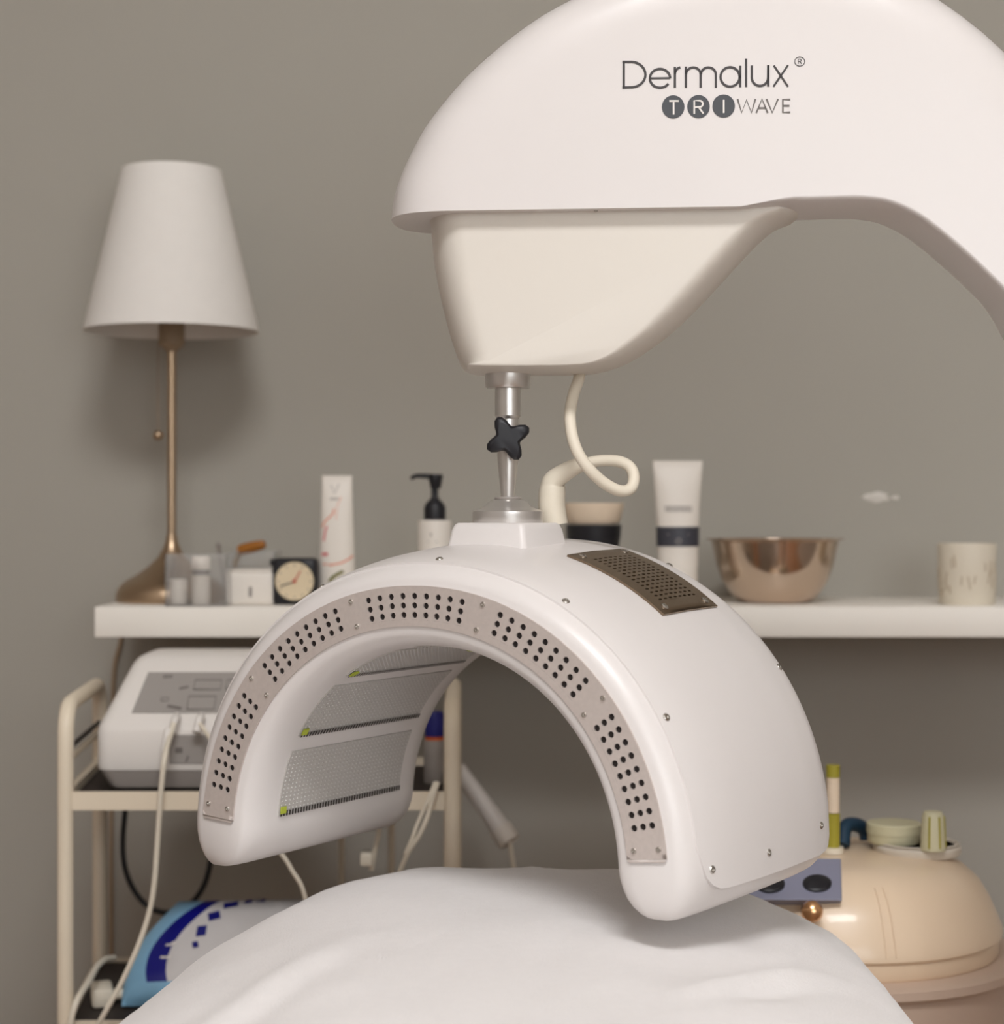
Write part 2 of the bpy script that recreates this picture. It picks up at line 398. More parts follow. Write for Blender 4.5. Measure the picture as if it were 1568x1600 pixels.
def surf(v):                    # outer offset at depth v
    s = section[2:14]
    for (o0, v0), (o1, v1) in zip(s, s[1:]):
        if v0 <= v <= v1: return o0+(o1-o0)*(v-v0)/(v1-v0)
    return s[-1][0]
REND = .036
phi_end = (ZBOT+REND-ZC)/AA       # where the foot begins to round
oc = -.008
bm = BM(); rs = []
def endring(k, K, side):
    th = k/K*PI/2; drop = REND*math.sin(th); ins = REND*(1-math.cos(th))
    out = []
    for o, v in section:
        half = abs(o-oc)+1e-6; o2 = oc+(o-oc)*max(.1, 1-ins/.0465)
        v2 = .125+(v-.125)*(1-.25*ins/.125)
        b = phi_end-drop/AA
        if b >= 0: ph = b
        else: ph = b
        out.append(cpt(ph if side < 0 else PI-ph, o2, v2))
    return out
for k in range(7, 0, -1): rs.append(endring(k, 7, -1))
NP = 72
for i in range(NP+1):
    ph = phi_end+(PI-2*phi_end)*i/NP; rs.append([cpt(ph, o, v) for o, v in section])
for k in range(1, 8): rs.append(endring(k, 7, 1))
rings(bm, rs)
can = part('canopy', bm, M_white, mroot, 'white arched canopy shell', ang=60)
# cover panel: thin raised shell with rounded corners over the outer face
def patch(bm, f0, f1, v0, v1, lift, nf, nv, thick=.003, cr=0, ofn=surf):
    # cr: corner radius in metres
    g = []
    for j in range(nv+1):
        row = []
        v = v0+(v1-v0)*j/nv; e = min(v-v0, v1-v)
        cut = 0
        if cr and e < cr: cut = cr-math.sqrt(max(0, cr*cr-(cr-e)**2))
        a = f0+cut/AA; b = f1-cut/AA
        for i in range(nf+1):
            row.append((a+(b-a)*i/nf, v))
        g.append(row)
    top = [[cpt(p, ofn(v)+lift, v) for p, v in r] for r in g]; bot = [[cpt(p, ofn(v)+lift-thick, v) for p, v in r] for r in g]
    def grid(G, flip):
        V_ = [[bm.verts.new(p) for p in r] for r in G]
        for a, b in zip(V_, V_[1:]):
            for i in range(nf):
                f = (a[i], a[i+1], b[i+1], b[i])
                try: bm.faces.new(f if not flip else f[::-1])
                except ValueError: pass
        return V_
    A = grid(top, 0); B = grid(bot, 1)
    def wall(x, y):
        for i in range(len(x)-1):
            try: bm.faces.new((x[i], x[i+1], y[i+1], y[i]))
            except ValueError: pass
    wall(A[0], B[0]); wall(A[-1], B[-1]); wall([r[0] for r in A], [r[0] for r in B]); wall([r[-1] for r in A], [r[-1] for r in B])
bm = BM()
def grid_v(n): return n
patch(bm, -.012, PI+.012, .0125, .236, .0016, 90, 30, .003, .03)
cover = part('cover_panel', bm, M_white, can, 'white outer cover panel with seam', ang=50)
for ph, v in [(.06, .03), (.55, .019), (1.10, .019), (1.60, .019), (2.10, .019), (2.60, .019), (3.085, .026), (3.085, .105), (3.06, .205), (2.53, .222), (2.0, .226), (1.14, .226), (.6, .222), (.06, .105), (.06, .205), (1.2, .085)]:
    p = cpt(ph, surf(v)+.0016, v); nrm = ((cpt(ph, .05, v)-cpt(ph, 0, v)).normalized()-V*(.35 if v < .03 else .06)).normalized()
    bm = BM(); lathe(bm, [(0, -.001), (.0030, -.001), (.0030, .0004), (.0023, .0011), (.0012, .0011), (.0012, .0003), (0, .0003)], p, 12, nrm)
    part('screw', bm, M_screw, can)
# perforated steel strip on the near face
def holecell(bm, fn, s0, s1, t0, t1, cs, ct, rs_, rt, n=12):
    per = []
    for k in range(n):
        a = 2*PI*(k+.5)/n; x, y = math.cos(a), math.sin(a); q = max(abs(x), abs(y)); per.append((x/q, y/q))
    for k in range(n):                                # snap the diagonals to true corners
        x, y = per[k]
    outer = []
    cnr = {1: (1, 1), 4: (-1, 1), 7: (-1, -1), 10: (1, -1)}
    for k in range(n):
        x, y = per[k]
        if k in cnr and n == 12: x, y = cnr[k]
        outer.append((cs+(x*(s1-cs) if x > 0 else x*(cs-s0)), ct+(y*(t1-ct) if y > 0 else y*(ct-t0))))
    inner = [(cs+rs_*math.cos(2*PI*(k+.5)/n), ct+rt*math.sin(2*PI*(k+.5)/n)) for k in range(n)]
    O = [bm.verts.new(fn(s, t, 1)) for s, t in outer]; I = [bm.verts.new(fn(s, t, 1)) for s, t in inner]; D = [bm.verts.new(fn(s, t, 0)) for s, t in inner]
    for k in range(n):
        j = (k+1) % n
        bm.faces.new((O[k], O[j], I[j], I[k])); bm.faces.new((I[k], I[j], D[j], D[k]))
def plain(bm, fn, s0, s1, t0, t1, n):
    for i in range(n):
        a = s0+(s1-s0)*i/n; b = s0+(s1-s0)*(i+1)/n
        bm.faces.new([bm.verts.new(fn(*p, 1)) for p in ((a, t0), (b, t0), (b, t1), (a, t1))])
def strip_fn(ph, o, top): return cpt(ph, o, -.0018 if top else -.0002)
F0, F1, OI, OO = .082, 3.045, -.0305, .0005
bm = BM(); groups = [(.222, .617), (.776, 1.185), (1.347, 1.770), (1.939, 2.356), (2.516, 2.916)]
rows = [-.0218, -.0146, -.0074]; edges = [-.0254, -.0182, -.0110, -.0038]
prev = F0+.012
def solid(a, b):
    k = max(2, int((b-a)/.03)+1)
    plain(bm, strip_fn, a, b, OI, edges[0], k); plain(bm, strip_fn, a, b, edges[0], edges[3], k); plain(bm, strip_fn, a, b, edges[3], OO, k)
# rounded ends
for a, b in ((F0, F0+.012), (F1, F1-.012)):
    pts = []
    for i in range(5):
        th = PI/2*i/4; pts.append((a+(b-a)*(1-math.sin(th)), OI+.0025*(1-math.cos(th)) if 0 else OI+.0025*(1-math.sin(th)) if 0 else OI+.0025*(1-math.cos(PI/2-th))))
    lo_ = [(a+(b-a)*(1-math.cos(PI/2*i/4)), OI+.0025*(1-math.sin(PI/2*i/4))) for i in range(5)]
    hi_ = [(p, OI+OO-o) for p, o in lo_][::-1]
    # polygon: start on outer edge of the end, run round both corners
    loop = [(b, OI)]+lo_[::-1]+hi_[::-1]+[(b, OO)]
    loop2 = [(b, OI)]+[(a+(b-a)*(1-math.sin(PI/2*i/4)), OI+.0025*(1-math.cos(PI/2*i/4))) for i in range(4, -1, -1)][::-1]
    loop2 = [(a+(b-a)*(1-math.sin(PI/2*i/4)), OI+.0028*(1-math.cos(PI/2*i/4))) for i in range(5)]
    # i=0 -> (b, OI) ; i=4 -> (a, OI+.0028)
    loop3 = loop2+[(p, OI+OO-o) for p, o in loop2[::-1]]
    bm.faces.new([bm.verts.new(strip_fn(p, o, 1)) for p, o in loop3])
for g0, g1 in groups:
    pitch = (g1-g0)/8; a = g0-pitch/2; solid(prev, a)
    for i in range(9):
        s0 = a+i*pitch
        plain(bm, strip_fn, s0, s0+pitch, OI, edges[0], 1); plain(bm, strip_fn, s0, s0+pitch, edges[3], OO, 1)
        for r in range(3): holecell(bm, strip_fn, s0, s0+pitch, edges[r], edges[r+1], s0+pitch/2, rows[r], .00245/(AA+rows[r]), .00245)
    prev = a+9*pitch
solid(prev, F1-.012)
for o in (OI, OO):                                      # plate edges
    for i in range(60):
        a = F0+.012+(F1-F0-.024)*i/60; b = F0+.012+(F1-F0-.024)*(i+1)/60
        bm.faces.new([bm.verts.new(p) for p in (strip_fn(a, o, 1), strip_fn(b, o, 1), strip_fn(b, o, 0), strip_fn(a, o, 0))])
strip = part('vent_strip', bm, M_steel, can, 'brushed steel perforated strip round the near edge', ang=30)
bm = BM()  # dark sheet standing in for the shade seen through the holes
for i in range(60):
    a = F0+.06+(F1-F0-.12)*i/60; b = F0+.06+(F1-F0-.12)*(i+1)/60
    bm.faces.new([bm.verts.new(cpt(p, o, -.0004)) for p, o in ((a, OI+.003), (b, OI+.003), (b, OO-.003), (a, OO-.003))])
part('vent_shade_sheet', bm, M_holeshade, can, 'dark sheet painted as shade behind the perforations')
def screw(p, nrm, r, parent=can):
    bm = BM(); lathe(bm, [(0, -.0008), (r, -.0008), (r, .0006), (r*.75, .0013), (r*.4, .0013), (r*.4, .0004), (0, .0004)], p, 12, nrm); part('screw', bm, M_screw, parent)
for ph in (.142, .696, 1.268, 1.859, 2.445, 3.0):
    for o in (-.0048, -.0245): screw(cpt(ph, o, -.0018), -V, .0021)
# steel vent grille on the crown
VF0, VF1, VV0, VV1 = 1.880, 2.270, .099, .193
def vent_fn(ph, v, top): return cpt(ph, surf(v)+(.0034 if top else .0018), v)
bm = BM(); nc, nr = 15, 8; fa, fb, va, vb = VF0+.055, VF1-.055, VV0+.014, VV1-.014
for a, b, c, d in ((VF0, fa, VV0, VV1), (fb, VF1, VV0, VV1)):
    for k in range(2):
        p0 = a+(b-a)*k/2; p1 = a+(b-a)*(k+1)/2
        for q in range(4): plain(bm, vent_fn, p0, p1, c+(d-c)*q/4, c+(d-c)*(q+1)/4, 1)
plain(bm, vent_fn, fa, fb, VV0, va, nc); plain(bm, vent_fn, fa, fb, vb, VV1, nc)
for i in range(nc):
    for j in range(nr):
        s0 = fa+(fb-fa)*i/nc; s1 = fa+(fb-fa)*(i+1)/nc; t0 = va+(vb-va)*j/nr; t1 = va+(vb-va)*(j+1)/nr
        holecell(bm, vent_fn, s0, s1, t0, t1, (s0+s1)/2, (t0+t1)/2, (s1-s0)*.20, (t1-t0)*.34)
for k in range(12):
    for v in (VV0, VV1):
        a = VF0+(VF1-VF0)*k/12; b = VF0+(VF1-VF0)*(k+1)/12
        bm.faces.new([bm.verts.new(p) for p in (vent_fn(a, v, 1), vent_fn(b, v, 1), vent_fn(b, v, 0), vent_fn(a, v, 0))])
    for ph in (VF0, VF1):
        a = VV0+(VV1-VV0)*k/12; b = VV0+(VV1-VV0)*(k+1)/12
        bm.faces.new([bm.verts.new(p) for p in (vent_fn(ph, a, 1), vent_fn(ph, b, 1), vent_fn(ph, b, 0), vent_fn(ph, a, 0))])
M_vent = mat('bronzed_steel', rgb(150, 132, 112), .36, 1, var=.08, vscale=300)
part('vent_grille', bm, M_vent, can, 'bronze toned slotted metal grille on the crown', ang=30)
bm = BM(); patch(bm, VF0+.03, VF1-.03, VV0+.008, VV1-.008, .0021, 12, 6, .001); part('vent_shade_sheet', bm, M_holeshade, can, 'dark sheet painted as shade behind the slots')  # second dark sheet, painted shade under the grille slots
for ph in (VF0+.03, VF1-.03):
    for v in (VV0+.012, VV1-.012): screw(cpt(ph, surf(v)+.0034, v), (cpt(ph, .05, v)-cpt(ph, 0, v)).normalized(), .0034)
# LED panels on the inner face
inner = lambda v: -.047
for k in range(-3, 4):
    f = PI/2+k*.432; f0, f1 = f-.172, f+.172; v0, v1 = .036, .212
    bm = BM(); patch(bm, f0, f1, v0, v1, -.0010, 10, 4, -.0012, ofn=inner)
    p = part('led_panel', bm, M_led, can, 'grey panel of tiny diodes', ang=50)
    bm = BM(); ni, nj = 16, 34
    for i in range(ni):
        for j in range(nj):
            ph = f0+(f1-f0)*(i+.5)/ni; v = v0+(v1-v0)*(j+.5)/nj
            c = cpt(ph, -.0482, v); nrm = (cpt(ph, -.06, v)-cpt(ph, -.04, v)).normalized(); tt = nrm.cross(V)
            r = .0010; tip = bm.verts.new(c+nrm*.0007); ring = [bm.verts.new(c+tt*r*math.cos(q*PI/2.5)+V*r*math.sin(q*PI/2.5)) for q in range(5)]
            for q in range(5): bm.faces.new((ring[q], ring[(q+1) % 5], tip))
    part('diodes', bm, M_ledbulb, p, kind='stuff')
    bm = BM()
    for j in range(46):
        v = v0+(v1-v0)*(j+.5)/46; fe = f0+.012 if k < 0 else f1-.012
        c = cpt(fe, -.0486, v); nrm = (cpt(fe, -.06, v)-cpt(fe, -.04, v)).normalized(); tt = nrm.cross(V)
        bm.faces.new([bm.verts.new(c+nrm*.0006+tt*a*.0022+V*b*.0011) for a, b in ((-1, -1), (1, -1), (1, 1), (-1, 1))])
    part('solder_row', bm, M_rubber, p, kind='stuff')
    fe = f0+.03 if k < 0 else f1-.03
    bm = BM(); patch(bm, fe-.018, fe+.018, v0+.001, v0+.008, -.0026, 2, 2, -.001, ofn=inner); part('marker', bm, M_lime, p, 'yellow green corner marker')
# mounting block and cable gland on the crown
bm = BM(); bc = C0+U*.006+V*.122; zt = EYE-.0062; rs = []
for z, hx, hy in ((EYE-.034, .0385, .0375), (EYE-.012, .0345, .0335), (zt-.0015, .0328, .0318), (zt, .031, .030)):
    loop = []
    for cx, cy in ((-1, -1), (1, -1), (1, 1), (-1, 1)):
        for k in range(5):
            a = math.atan2(cy, cx)-PI/4+PI/2*k/4; rc = .005
            loop.append(bc*1+U*(cx*(hx-rc)+rc*math.cos(a))+V*(cy*(hy-rc)+rc*math.sin(a)))
    rs.append([Vector((p.x, p.y, z)) for p in loop])
rings(bm, rs); part('mount_block', bm, M_white, mroot, 'white tapered block under the metal joint', ang=40)
cb = [at(866, 820, 1.545), at(862, 790, 1.545), at(863, 762, 1.545), at(868, 748, 1.543), at(895, 731, 1.538), at(915, 724, 1.533)]
bm = BM(); tube(bm, cb, lambda t: .0112-.0060*max(0, min(1, t*1.5-.5)), 16); part('cable_gland', bm, M_cable, mroot, 'cream bent rubber cable boot')
cp = [at(905, 575, 1.535), at(904, 592, 1.53), at(896, 615, 1.52), at(890.5, 645, 1.51), at(893, 678, 1.50), at(903, 708, 1.495), at(921, 734, 1.495), at(944, 755, 1.50), at(968, 767, 1.505), at(985, 763, 1.51), at(990, 747, 1.515), at(985, 731, 1.52), at(970, 722, 1.525), at(950, 719.5, 1.53), at(928, 721, 1.534), at(908, 727, 1.537)]
bm = BM(); tube(bm, cp, .0048, 12); part('cable', bm, M_cable, mroot, 'cream looping cable')

# ================================================================== treatment couch and towel
def tz(x): return .0045*(abs(x)/.1)**3*1.0
ctop = EYE-.305
t = thing('treatment_couch', 'padded treatment couch hidden under a white towel', 'couch', (0, .8, 0))
bm = BM(); box(bm, (-.225, -.1, ctop-.16), (.235, 1.66, ctop-.085), .03, 3); part('mattress', bm, M_vinyl, t)
bm = BM(); box(bm, (-.2, -.05, ctop-.2), (.2, 1.6, ctop-.16), .01); part('frame', bm, M_cream, t)
for sx in (-.17, .17):
    for y in (.05, 1.5):
        bm = BM(); lathe(bm, [(0, 0), (.024, 0), (.024, ctop-.2), (0, ctop-.2)], (sx, y, 0), 20); part('leg', bm, M_chrome, t)
bm = BM()
nx, ny = 110, 120
def xsec(q):                    # q in [-1, 1] -> (unit x, drop)
    a = abs(q); s = 1 if q >= 0 else -1
    if a < .62:
        x = a/.62*.282; return s*x, .0330*(x/.236)**3
    x0, d0 = .282, .0330*(.282/.236)**3
    t_ = (a-.62)/.38
    L_ = t_*.36
    r = .045
    slope = math.atan(.0330*3*.282**2/.236**3)
    ang = min(PI/2-.06, slope+L_/r)
    la = (PI/2-.06-slope)*r
    if L_ <= la:
        return s*(x0+r*(math.sin(ang)-math.sin(slope))), d0+r*(math.cos(slope)-math.cos(ang))
    e = L_-la; A_ = PI/2-.06
    return s*(x0+r*(math.sin(A_)-math.sin(slope))+e*math.cos(A_)), d0+r*(math.cos(slope)-math.cos(A_))+e*math.sin(A_)
def ysec(p):                    # p in [0,1]
    if p < .68: return .62+p/.68*(1.60-.62), .0
    L_ = (p-.68)/.32*.34; r = .075; ang = min(PI/2-.05, L_/r); la = (PI/2-.05)*r
    if L_ <= la: return 1.60+r*math.sin(ang), r*(1-math.cos(ang))
    e = L_-la; return 1.60+r*math.sin(PI/2-.05)+e*.05, r*(1-math.cos(PI/2-.05))+e
from mathutils import noise
def fold(x, y, x0, y0, x1, y1, w_, h_):
    dx, dy = x1-x0, y1-y0; L2 = dx*dx+dy*dy; tt = max(0, min(1, ((x-x0)*dx+(y-y0)*dy)/L2))
    d = math.hypot(x-x0-tt*dx, y-y0-tt*dy); return h_*math.exp(-(d/w_)**2)*(math.sin(PI*(.1+.8*tt)))
G = []
for j in range(ny+1):
    y, dy = ysec(j/ny); row = []
    for i in range(nx+1):
        q = -1+2*i/nx; x, dx = xsec(q)
        wl_ = 1+(.0 if x > 0 else -.17*max(0, (y-1.25))/.4)
        wl_ *= 1+(-.10*max(0, (y-1.52)/.14)**2 if x > 0 else -.16*max(0, (y-1.48)/.18)**2)
        wl_ = max(.5, wl_)
        if x > 0: dx *= .90
        X = x*wl_+.002
        z = ctop-dx-dy
        z += .0030*noise.noise(Vector((X*6, y*5, .3)))+.0020*noise.noise(Vector((X*17, y*13, 1.7)))+.0010*noise.noise(Vector((X*45, y*40, 5.1)))
        z += fold(X, y, -.22, 1.05, -.11, 1.36, .016, .0045)-fold(X, y, -.20, 1.05, -.095, 1.34, .014, .0035)
        z += fold(X, y, .25, 1.36, .12, 1.20, .012, .006)-fold(X, y, .235, 1.32, .14, 1.19, .012, .005)
        z += fold(X, y, .13, 1.52, -.02, 1.55, .02, .003)+fold(X, y, .015, 1.63, .045, 1.645, .012, .005)
        z += fold(X, y, .24, 1.5, .18, 1.3, .016, .003)
        if dx > .1 or dy > .09:
            X += .006*math.sin(y*38+X*9)*min(1, (dx-.1)/.1) if dx > .1 else 0
        row.append(Vector((X, y+(.006*math.sin(X*40)*min(1, max(0, dy-.09)/.1)), z)))
    G.append(row)
Vt = [[bm.verts.new(p) for p in r] for r in G]
for a, b in zip(Vt, Vt[1:]):
    for i in range(nx): bm.faces.new((a[i], a[i+1], b[i+1], b[i]))
tw = solo('towel', bm, M_towel, (0, 1.15, ctop), 'large white terry towel draped over the treatment couch', 'towel', ang=80)
md = tw.modifiers.new('thickness', 'SOLIDIFY'); md.thickness = .005; md.offset = -1

# ================================================================== wall shelf and what stands on it
ST = EYE-.109
bm = BM(); box(bm, (-.485, 2.21, ST-.0365), (1.25, YW, ST), .0015); solo('wall_shelf', bm, M_shelf, (.38, 2.34, ST-.0365), 'long white floating wall shelf holding lamp and toiletries', 'shelf')
# lamp
lx, ly = -.4163, 2.34
t = thing('table_lamp', 'slim bronze table lamp with white cone shade at the shelf end', 'lamp', (lx, ly, ST))
def lz(py): return EYE-(py-805)/2900*ly
bm = BM(); lathe(bm, [(0, ST), (.0685, ST), (.0695, ST+.002), (.0695, ST+.007), (.068, ST+.014), (.064, ST+.0205), (.056, ST+.027), (.042, ST+.035), (.028, ST+.0455), (.0175, ST+.056), (.0115, ST+.066), (.008, ST+.075), (.0065, ST+.085), (0, ST+.086)], (lx, ly, 0), 48); part('base', bm, M_brass, t, ang=60)
bm = BM(); lathe(bm, [(0, ST+.07), (.0056, ST+.07), (.0056, lz(545)), (0, lz(545))], (lx, ly, 0), 20); part('pole', bm, M_brass, t)
bm = BM(); lathe(bm, [(0, lz(550)), (.007, lz(549)), (.0125, lz(543)), (.0165, lz(538)), (.0165, lz(505)), (0, lz(503))], (lx, ly, 0), 24); part('socket', bm, M_cord, t, 'tan lamp socket under the shade')
zt_, zb_ = lz(266), lz(518); bm = BM()
lathe(bm, [(.0615, zt_), (.1095, zb_), (.1083, zb_), (.0603, zt_)], (lx, ly, 0), 64)
bm.faces.ensure_lookup_table()
bm.free(); bm = BM()
def openlathe(bm, prof, c, seg=64):
    rs = [[Vector((c[0]+r*math.cos(2*PI*i/seg), c[1]+r*math.sin(2*PI*i/seg), z)) for i in range(seg)] for r, z in prof]
    rings(bm, rs+[rs[0]], False, False)
openlathe(bm, [(.0618, zt_), (.0625, zt_-.002), (.1092, zb_+.002), (.1095, zb_), (.1083, zb_), (.0606, zt_)], (lx, ly)); part('shade', bm, M_shade, t, 'white cone shaped cloth lampshade', ang=60)
bm = BM(); tube(bm, [(lx-.06, ly, zt_-.01), (lx+.06, ly, zt_-.01)], .0012, 6); tube(bm, [(lx, ly-.06, zt_-.01), (lx, ly+.06, zt_-.01)], .0012, 6); tube(bm, [(lx, ly, zt_-.01), (lx, ly, lz(505))], .0018, 6); part('shade_spider', bm, M_brass, t)
bm = BM(); lathe(bm, [(0, lz(500)), (.014, lz(500)), (.014, lz(480)), (.028, lz(440)), (.028, lz(420)), (.014, lz(400)), (0, lz(398))], (lx, ly, 0), 24); part('bulb', bm, M_paper, t)
bm = BM(); bx = (247-784)/2900*(ly-.01); tube(bm, [(lx-.014, ly-.006, lz(515)), (bx, ly-.01, lz(560)), (bx, ly-.01, lz(676))], .0006, 5); part('pull_cord', bm, M_cord, t)
bm = BM(); bmesh.ops.create_uvsphere(bm, u_segments=16, v_segments=10, radius=.0064); bmesh.ops.translate(bm, verts=bm.verts, vec=(bx, ly-.01, lz(681))); part('pull_ball', bm, M_brass, t)
bm = BM(); tube(bm, [(lx-.05, ly+.04, ST+.004), (-.470, 2.43, ST+.003), (-.4905, 2.445, ST-.006), (-.505, 2.458, ST-.06), (-.516, 2.462, ST-.14), (-.518, 2.463, ST-.5), (-.51, 2.463, .3)], .003, 6); part('power_cord', bm, M_cord, t)

def X(px, d): return (px-784)/2900*d
# clear organizer boxes
def clearbox(name, label, px0, px1, ptop, d, dep, divs):
    x0, x1 = X(px0, d), X(px1, d); h = EYE-(ptop-805)/2900*d-ST
    t = thing(name, label, 'organizer', ((x0+x1)/2, d+dep/2, ST)); wl = .0018
    bm = BM(); box(bm, (x0, d, ST), (x1, d+dep, ST+wl)); part('bottom', bm, M_clear, t)
    for a, b in (((x0, d, ST+wl), (x1, d+wl, ST+h)), ((x0, d+dep-wl, ST+wl), (x1, d+dep, ST+h)), ((x0, d+wl, ST+wl), (x0+wl, d+dep-wl, ST+h)), ((x1-wl, d+wl, ST+wl), (x1, d+dep-wl, ST+h))):
        bm = BM(); box(bm, a, b); part('side', bm, M_clear, t)
    for k in range(divs):
        y = d+dep*(k+1)/(divs+1); bm = BM(); box(bm, (x0+wl, y, ST+wl), (x1-wl, y+wl, ST+h*.8)); part('divider', bm, M_clear, t)
    return x0, x1, h
clearbox('clear_organizer', 'clear plastic box with white bottle inside, beside the lamp base', 258, 354, 866, 2.2125, .052, 0)
clearbox('clear_organizer', 'clear plastic box behind the white square jar, brush leaning in it', 358, 430, 862, 2.325, .07, 0)
d = 2.24; x = X(314, d)
t = thing('small_bottle', 'small white bottle with grey neck band inside clear plastic box', 'bottle', (x, d, ST+.002))
b0_ = ST+.002; hh = EYE-(869-805)/2900*d-b0_
bm = BM(); lathe(bm, [(0, b0_), (.0105, b0_), (.0112, b0_+.002), (.0112, b0_+hh*.60), (0, b0_+hh*.61)], (x, d, 0), 24); part('body', bm, M_paper, t)
bm = BM(); lathe(bm, [(0, b0_+hh*.6), (.0098, b0_+hh*.6), (.0098, b0_+hh*.72), (0, b0_+hh*.72)], (x, d, 0), 24); part('neck_band', bm, M_grey, t, 'grey neck band')
bm = BM(); lathe(bm, [(0, b0_+hh*.72), (.0112, b0_+hh*.72), (.0112, b0_+hh*.97), (.0100, b0_+hh), (0, b0_+hh)], (x, d, 0), 24); part('cap', bm, M_paper, t)
d = 2.238; x = X(279, d); bm = BM()
openlathe(bm, [(.0095, ST+.002), (.0100, ST+.003), (.0100, ST+.031), (.0095, ST+.032), (.0075, ST+.032), (.0075, ST+.002)], (x, d), 28); solo('white_ring', bm, M_paper, (x, d, ST+.002), 'small white plastic ring in the clear box by the lamp', 'ring')
# white square jar
d = 2.252; x0, x1 = X(355, d), X(427, d); zt = EYE-(890-805)/2900*d
t = thing('square_jar', 'white square jar with rounded corners beside the black clock', 'jar', ((x0+x1)/2, d+.025, ST))
bm = BM(); box(bm, (x0, d, ST), (x1, d+.05, zt-.003), .004, 3); part('body', bm, M_paper, t)
bm = BM(); box(bm, (x0+.002, d+.002, zt-.003), (x1-.002, d+.048, zt), .0015, 2); part('lid', bm, M_paper, t)
bm = BM(); mx_ = X(391, d); box(bm, (mx_-.0022, d-.0006, ST+.010), (mx_+.0022, d+.0004, ST+.022), .0003, 1); part('print_mark', bm, M_grey, t, 'grey printed upright mark')
# brush with amber handle
bm = BM(); p0 = Vector((X(356, 2.355), 2.362, ST+.012)); p1 = at(378, 859, 2.355); p2 = at(414, 850, 2.35)
t = thing('brush', 'brush with short amber wooden handle poking out of clear box', 'brush', p0)
tube(bm, [p1+(p1-p2)*.15, p1, (p1+p2)/2, p2-(p2-p1)*.08, p2], lambda s: .0045+.0028*math.sin(PI*min(1, s*1.05+.1)) if s < .98 else .003, 14); part('handle', bm, M_amber, t)
bm = BM(); tube(bm, [p0, p0.lerp(p1, .5)+Vector((0, 0, .008)), p1], .003, 8); part('ferrule', bm, M_cord, t)
bm = BM(); q0 = Vector((X(352, 2.36), 2.37, ST+.004)); q1 = at(341, 853, 2.345)
tube(bm, [q0, q1], .0022, 8, smooth=False); lathe(bm, [(0, -.004), (.003, -.003), (.003, .003), (0, .004)], q1, 10, q1-q0); solo('spatula', bm, M_grey, q0, 'thin grey spatula tip standing above the clear boxes', 'spatula')
# clock
d = 2.25; x0, x1 = X(425, d), X(495, d); zt = EYE-(872-805)/2900*d; hcl = zt-ST; cx = (x0+x1)/2
t = thing('alarm_clock', 'small black square alarm clock with round cream dial', 'clock', (cx, d+.015, ST))
bm = BM(); box(bm, (x0, d, ST), (x1, d+.03, zt), .006, 3); part('case', bm, M_black, t)
cz = EYE-(908-805)/2900*d; rc = .0232; ccx = X(460, d)
bm = BM(); lathe(bm, [(0, 0), (rc, 0), (rc, .0012), (0, .0012)], (ccx, d+.0002, cz), 40, (0, -1, 0)); fc = part('dial', bm, M_face, t, 'cream round dial')
bm = BM(); openl = [(rc, 0), (rc+.0012, .0015), (rc+.0022, .0015), (rc+.0026, 0)]
lathe(bm, openl, (ccx, d, cz), 40, (0, -1, 0)); bm.free(); bm = BM()
rs = [[Vector((ccx+r*math.cos(2*PI*i/40), d+.0002-y, cz+r*math.sin(2*PI*i/40))) for i in range(40)] for r, y in openl]; rings(bm, rs+[rs[0]], False, False); part('bezel', bm, M_black, t)
def ck(xx, zz_, h): return Vector((ccx+xx, d-.0012-h, cz+zz_))
bm = BM()
for k in range(12):
    a = 2*PI*k/12; ribbon(bm, [(.0185*math.cos(a), .0185*math.sin(a)), (.0208*math.cos(a), .0208*math.sin(a))], .0012, ck, .0003)
part('hour_marks', bm, M_ink, fc)
bm = BM(); ribbon(bm, [(0, 0), (.0075, .0125)], .0014, ck, .0006); part('hour_hand', bm, M_red, fc, 'red brown hand')
bm = BM(); ribbon(bm, [(.002, 0), (-.017, -.006)], .0013, ck, .0009); part('minute_hand', bm, M_charcoal, fc)
bm = BM(); lathe(bm, [(0, 0), (.0022, 0), (.0022, .0015), (0, .0015)], (ccx, d-.0012, cz), 14, (0, -1, 0)); part('hub', bm, M_red, fc, 'red centre hub')
bm = BM(); box(bm, (x0-.004, d+.008, zt-.010), (x0+.004, d+.022, zt-.001), .0025); part('button', bm, M_black, t)
# tall tapered tube with coral print
def lofttube(bm, cx, cy, lev, seg=32):   # lev: (z, halfx, halfy, power)
    rs = []
    for z, hx, hy, p in lev:
        r = []
        for i in range(seg):
            a = 2*PI*i/seg; c, s = math.cos(a), math.sin(a)
            r.append(Vector((cx+hx*math.copysign(abs(c)**(2/p), c), cy+hy*math.copysign(abs(s)**(2/p), s), z)))
        rs.append(r)
    rings(bm, rs)
d = 2.285; cx = X(526.5, d); zt = EYE-(743-805)/2900*d; H_ = zt-ST
t = thing('lotion_tube', 'tall slim cream tube with coral curved line print', 'tube', (cx, d, ST))
lev = [(ST+.0, .021, .016, 2.2), (ST+.002, .0222, .017, 2.3), (ST+H_*.35, .0222, .0165, 2.3), (ST+H_*.7, .0200, .010, 2.6), (ST+H_*.93, .0187, .0035, 3.5), (ST+H_*.95, .0186, .0016, 5), (zt, .0186, .0016, 5)]
bm = BM(); lofttube(bm, cx, d, lev); tb = part('body', bm, M_paper, t)
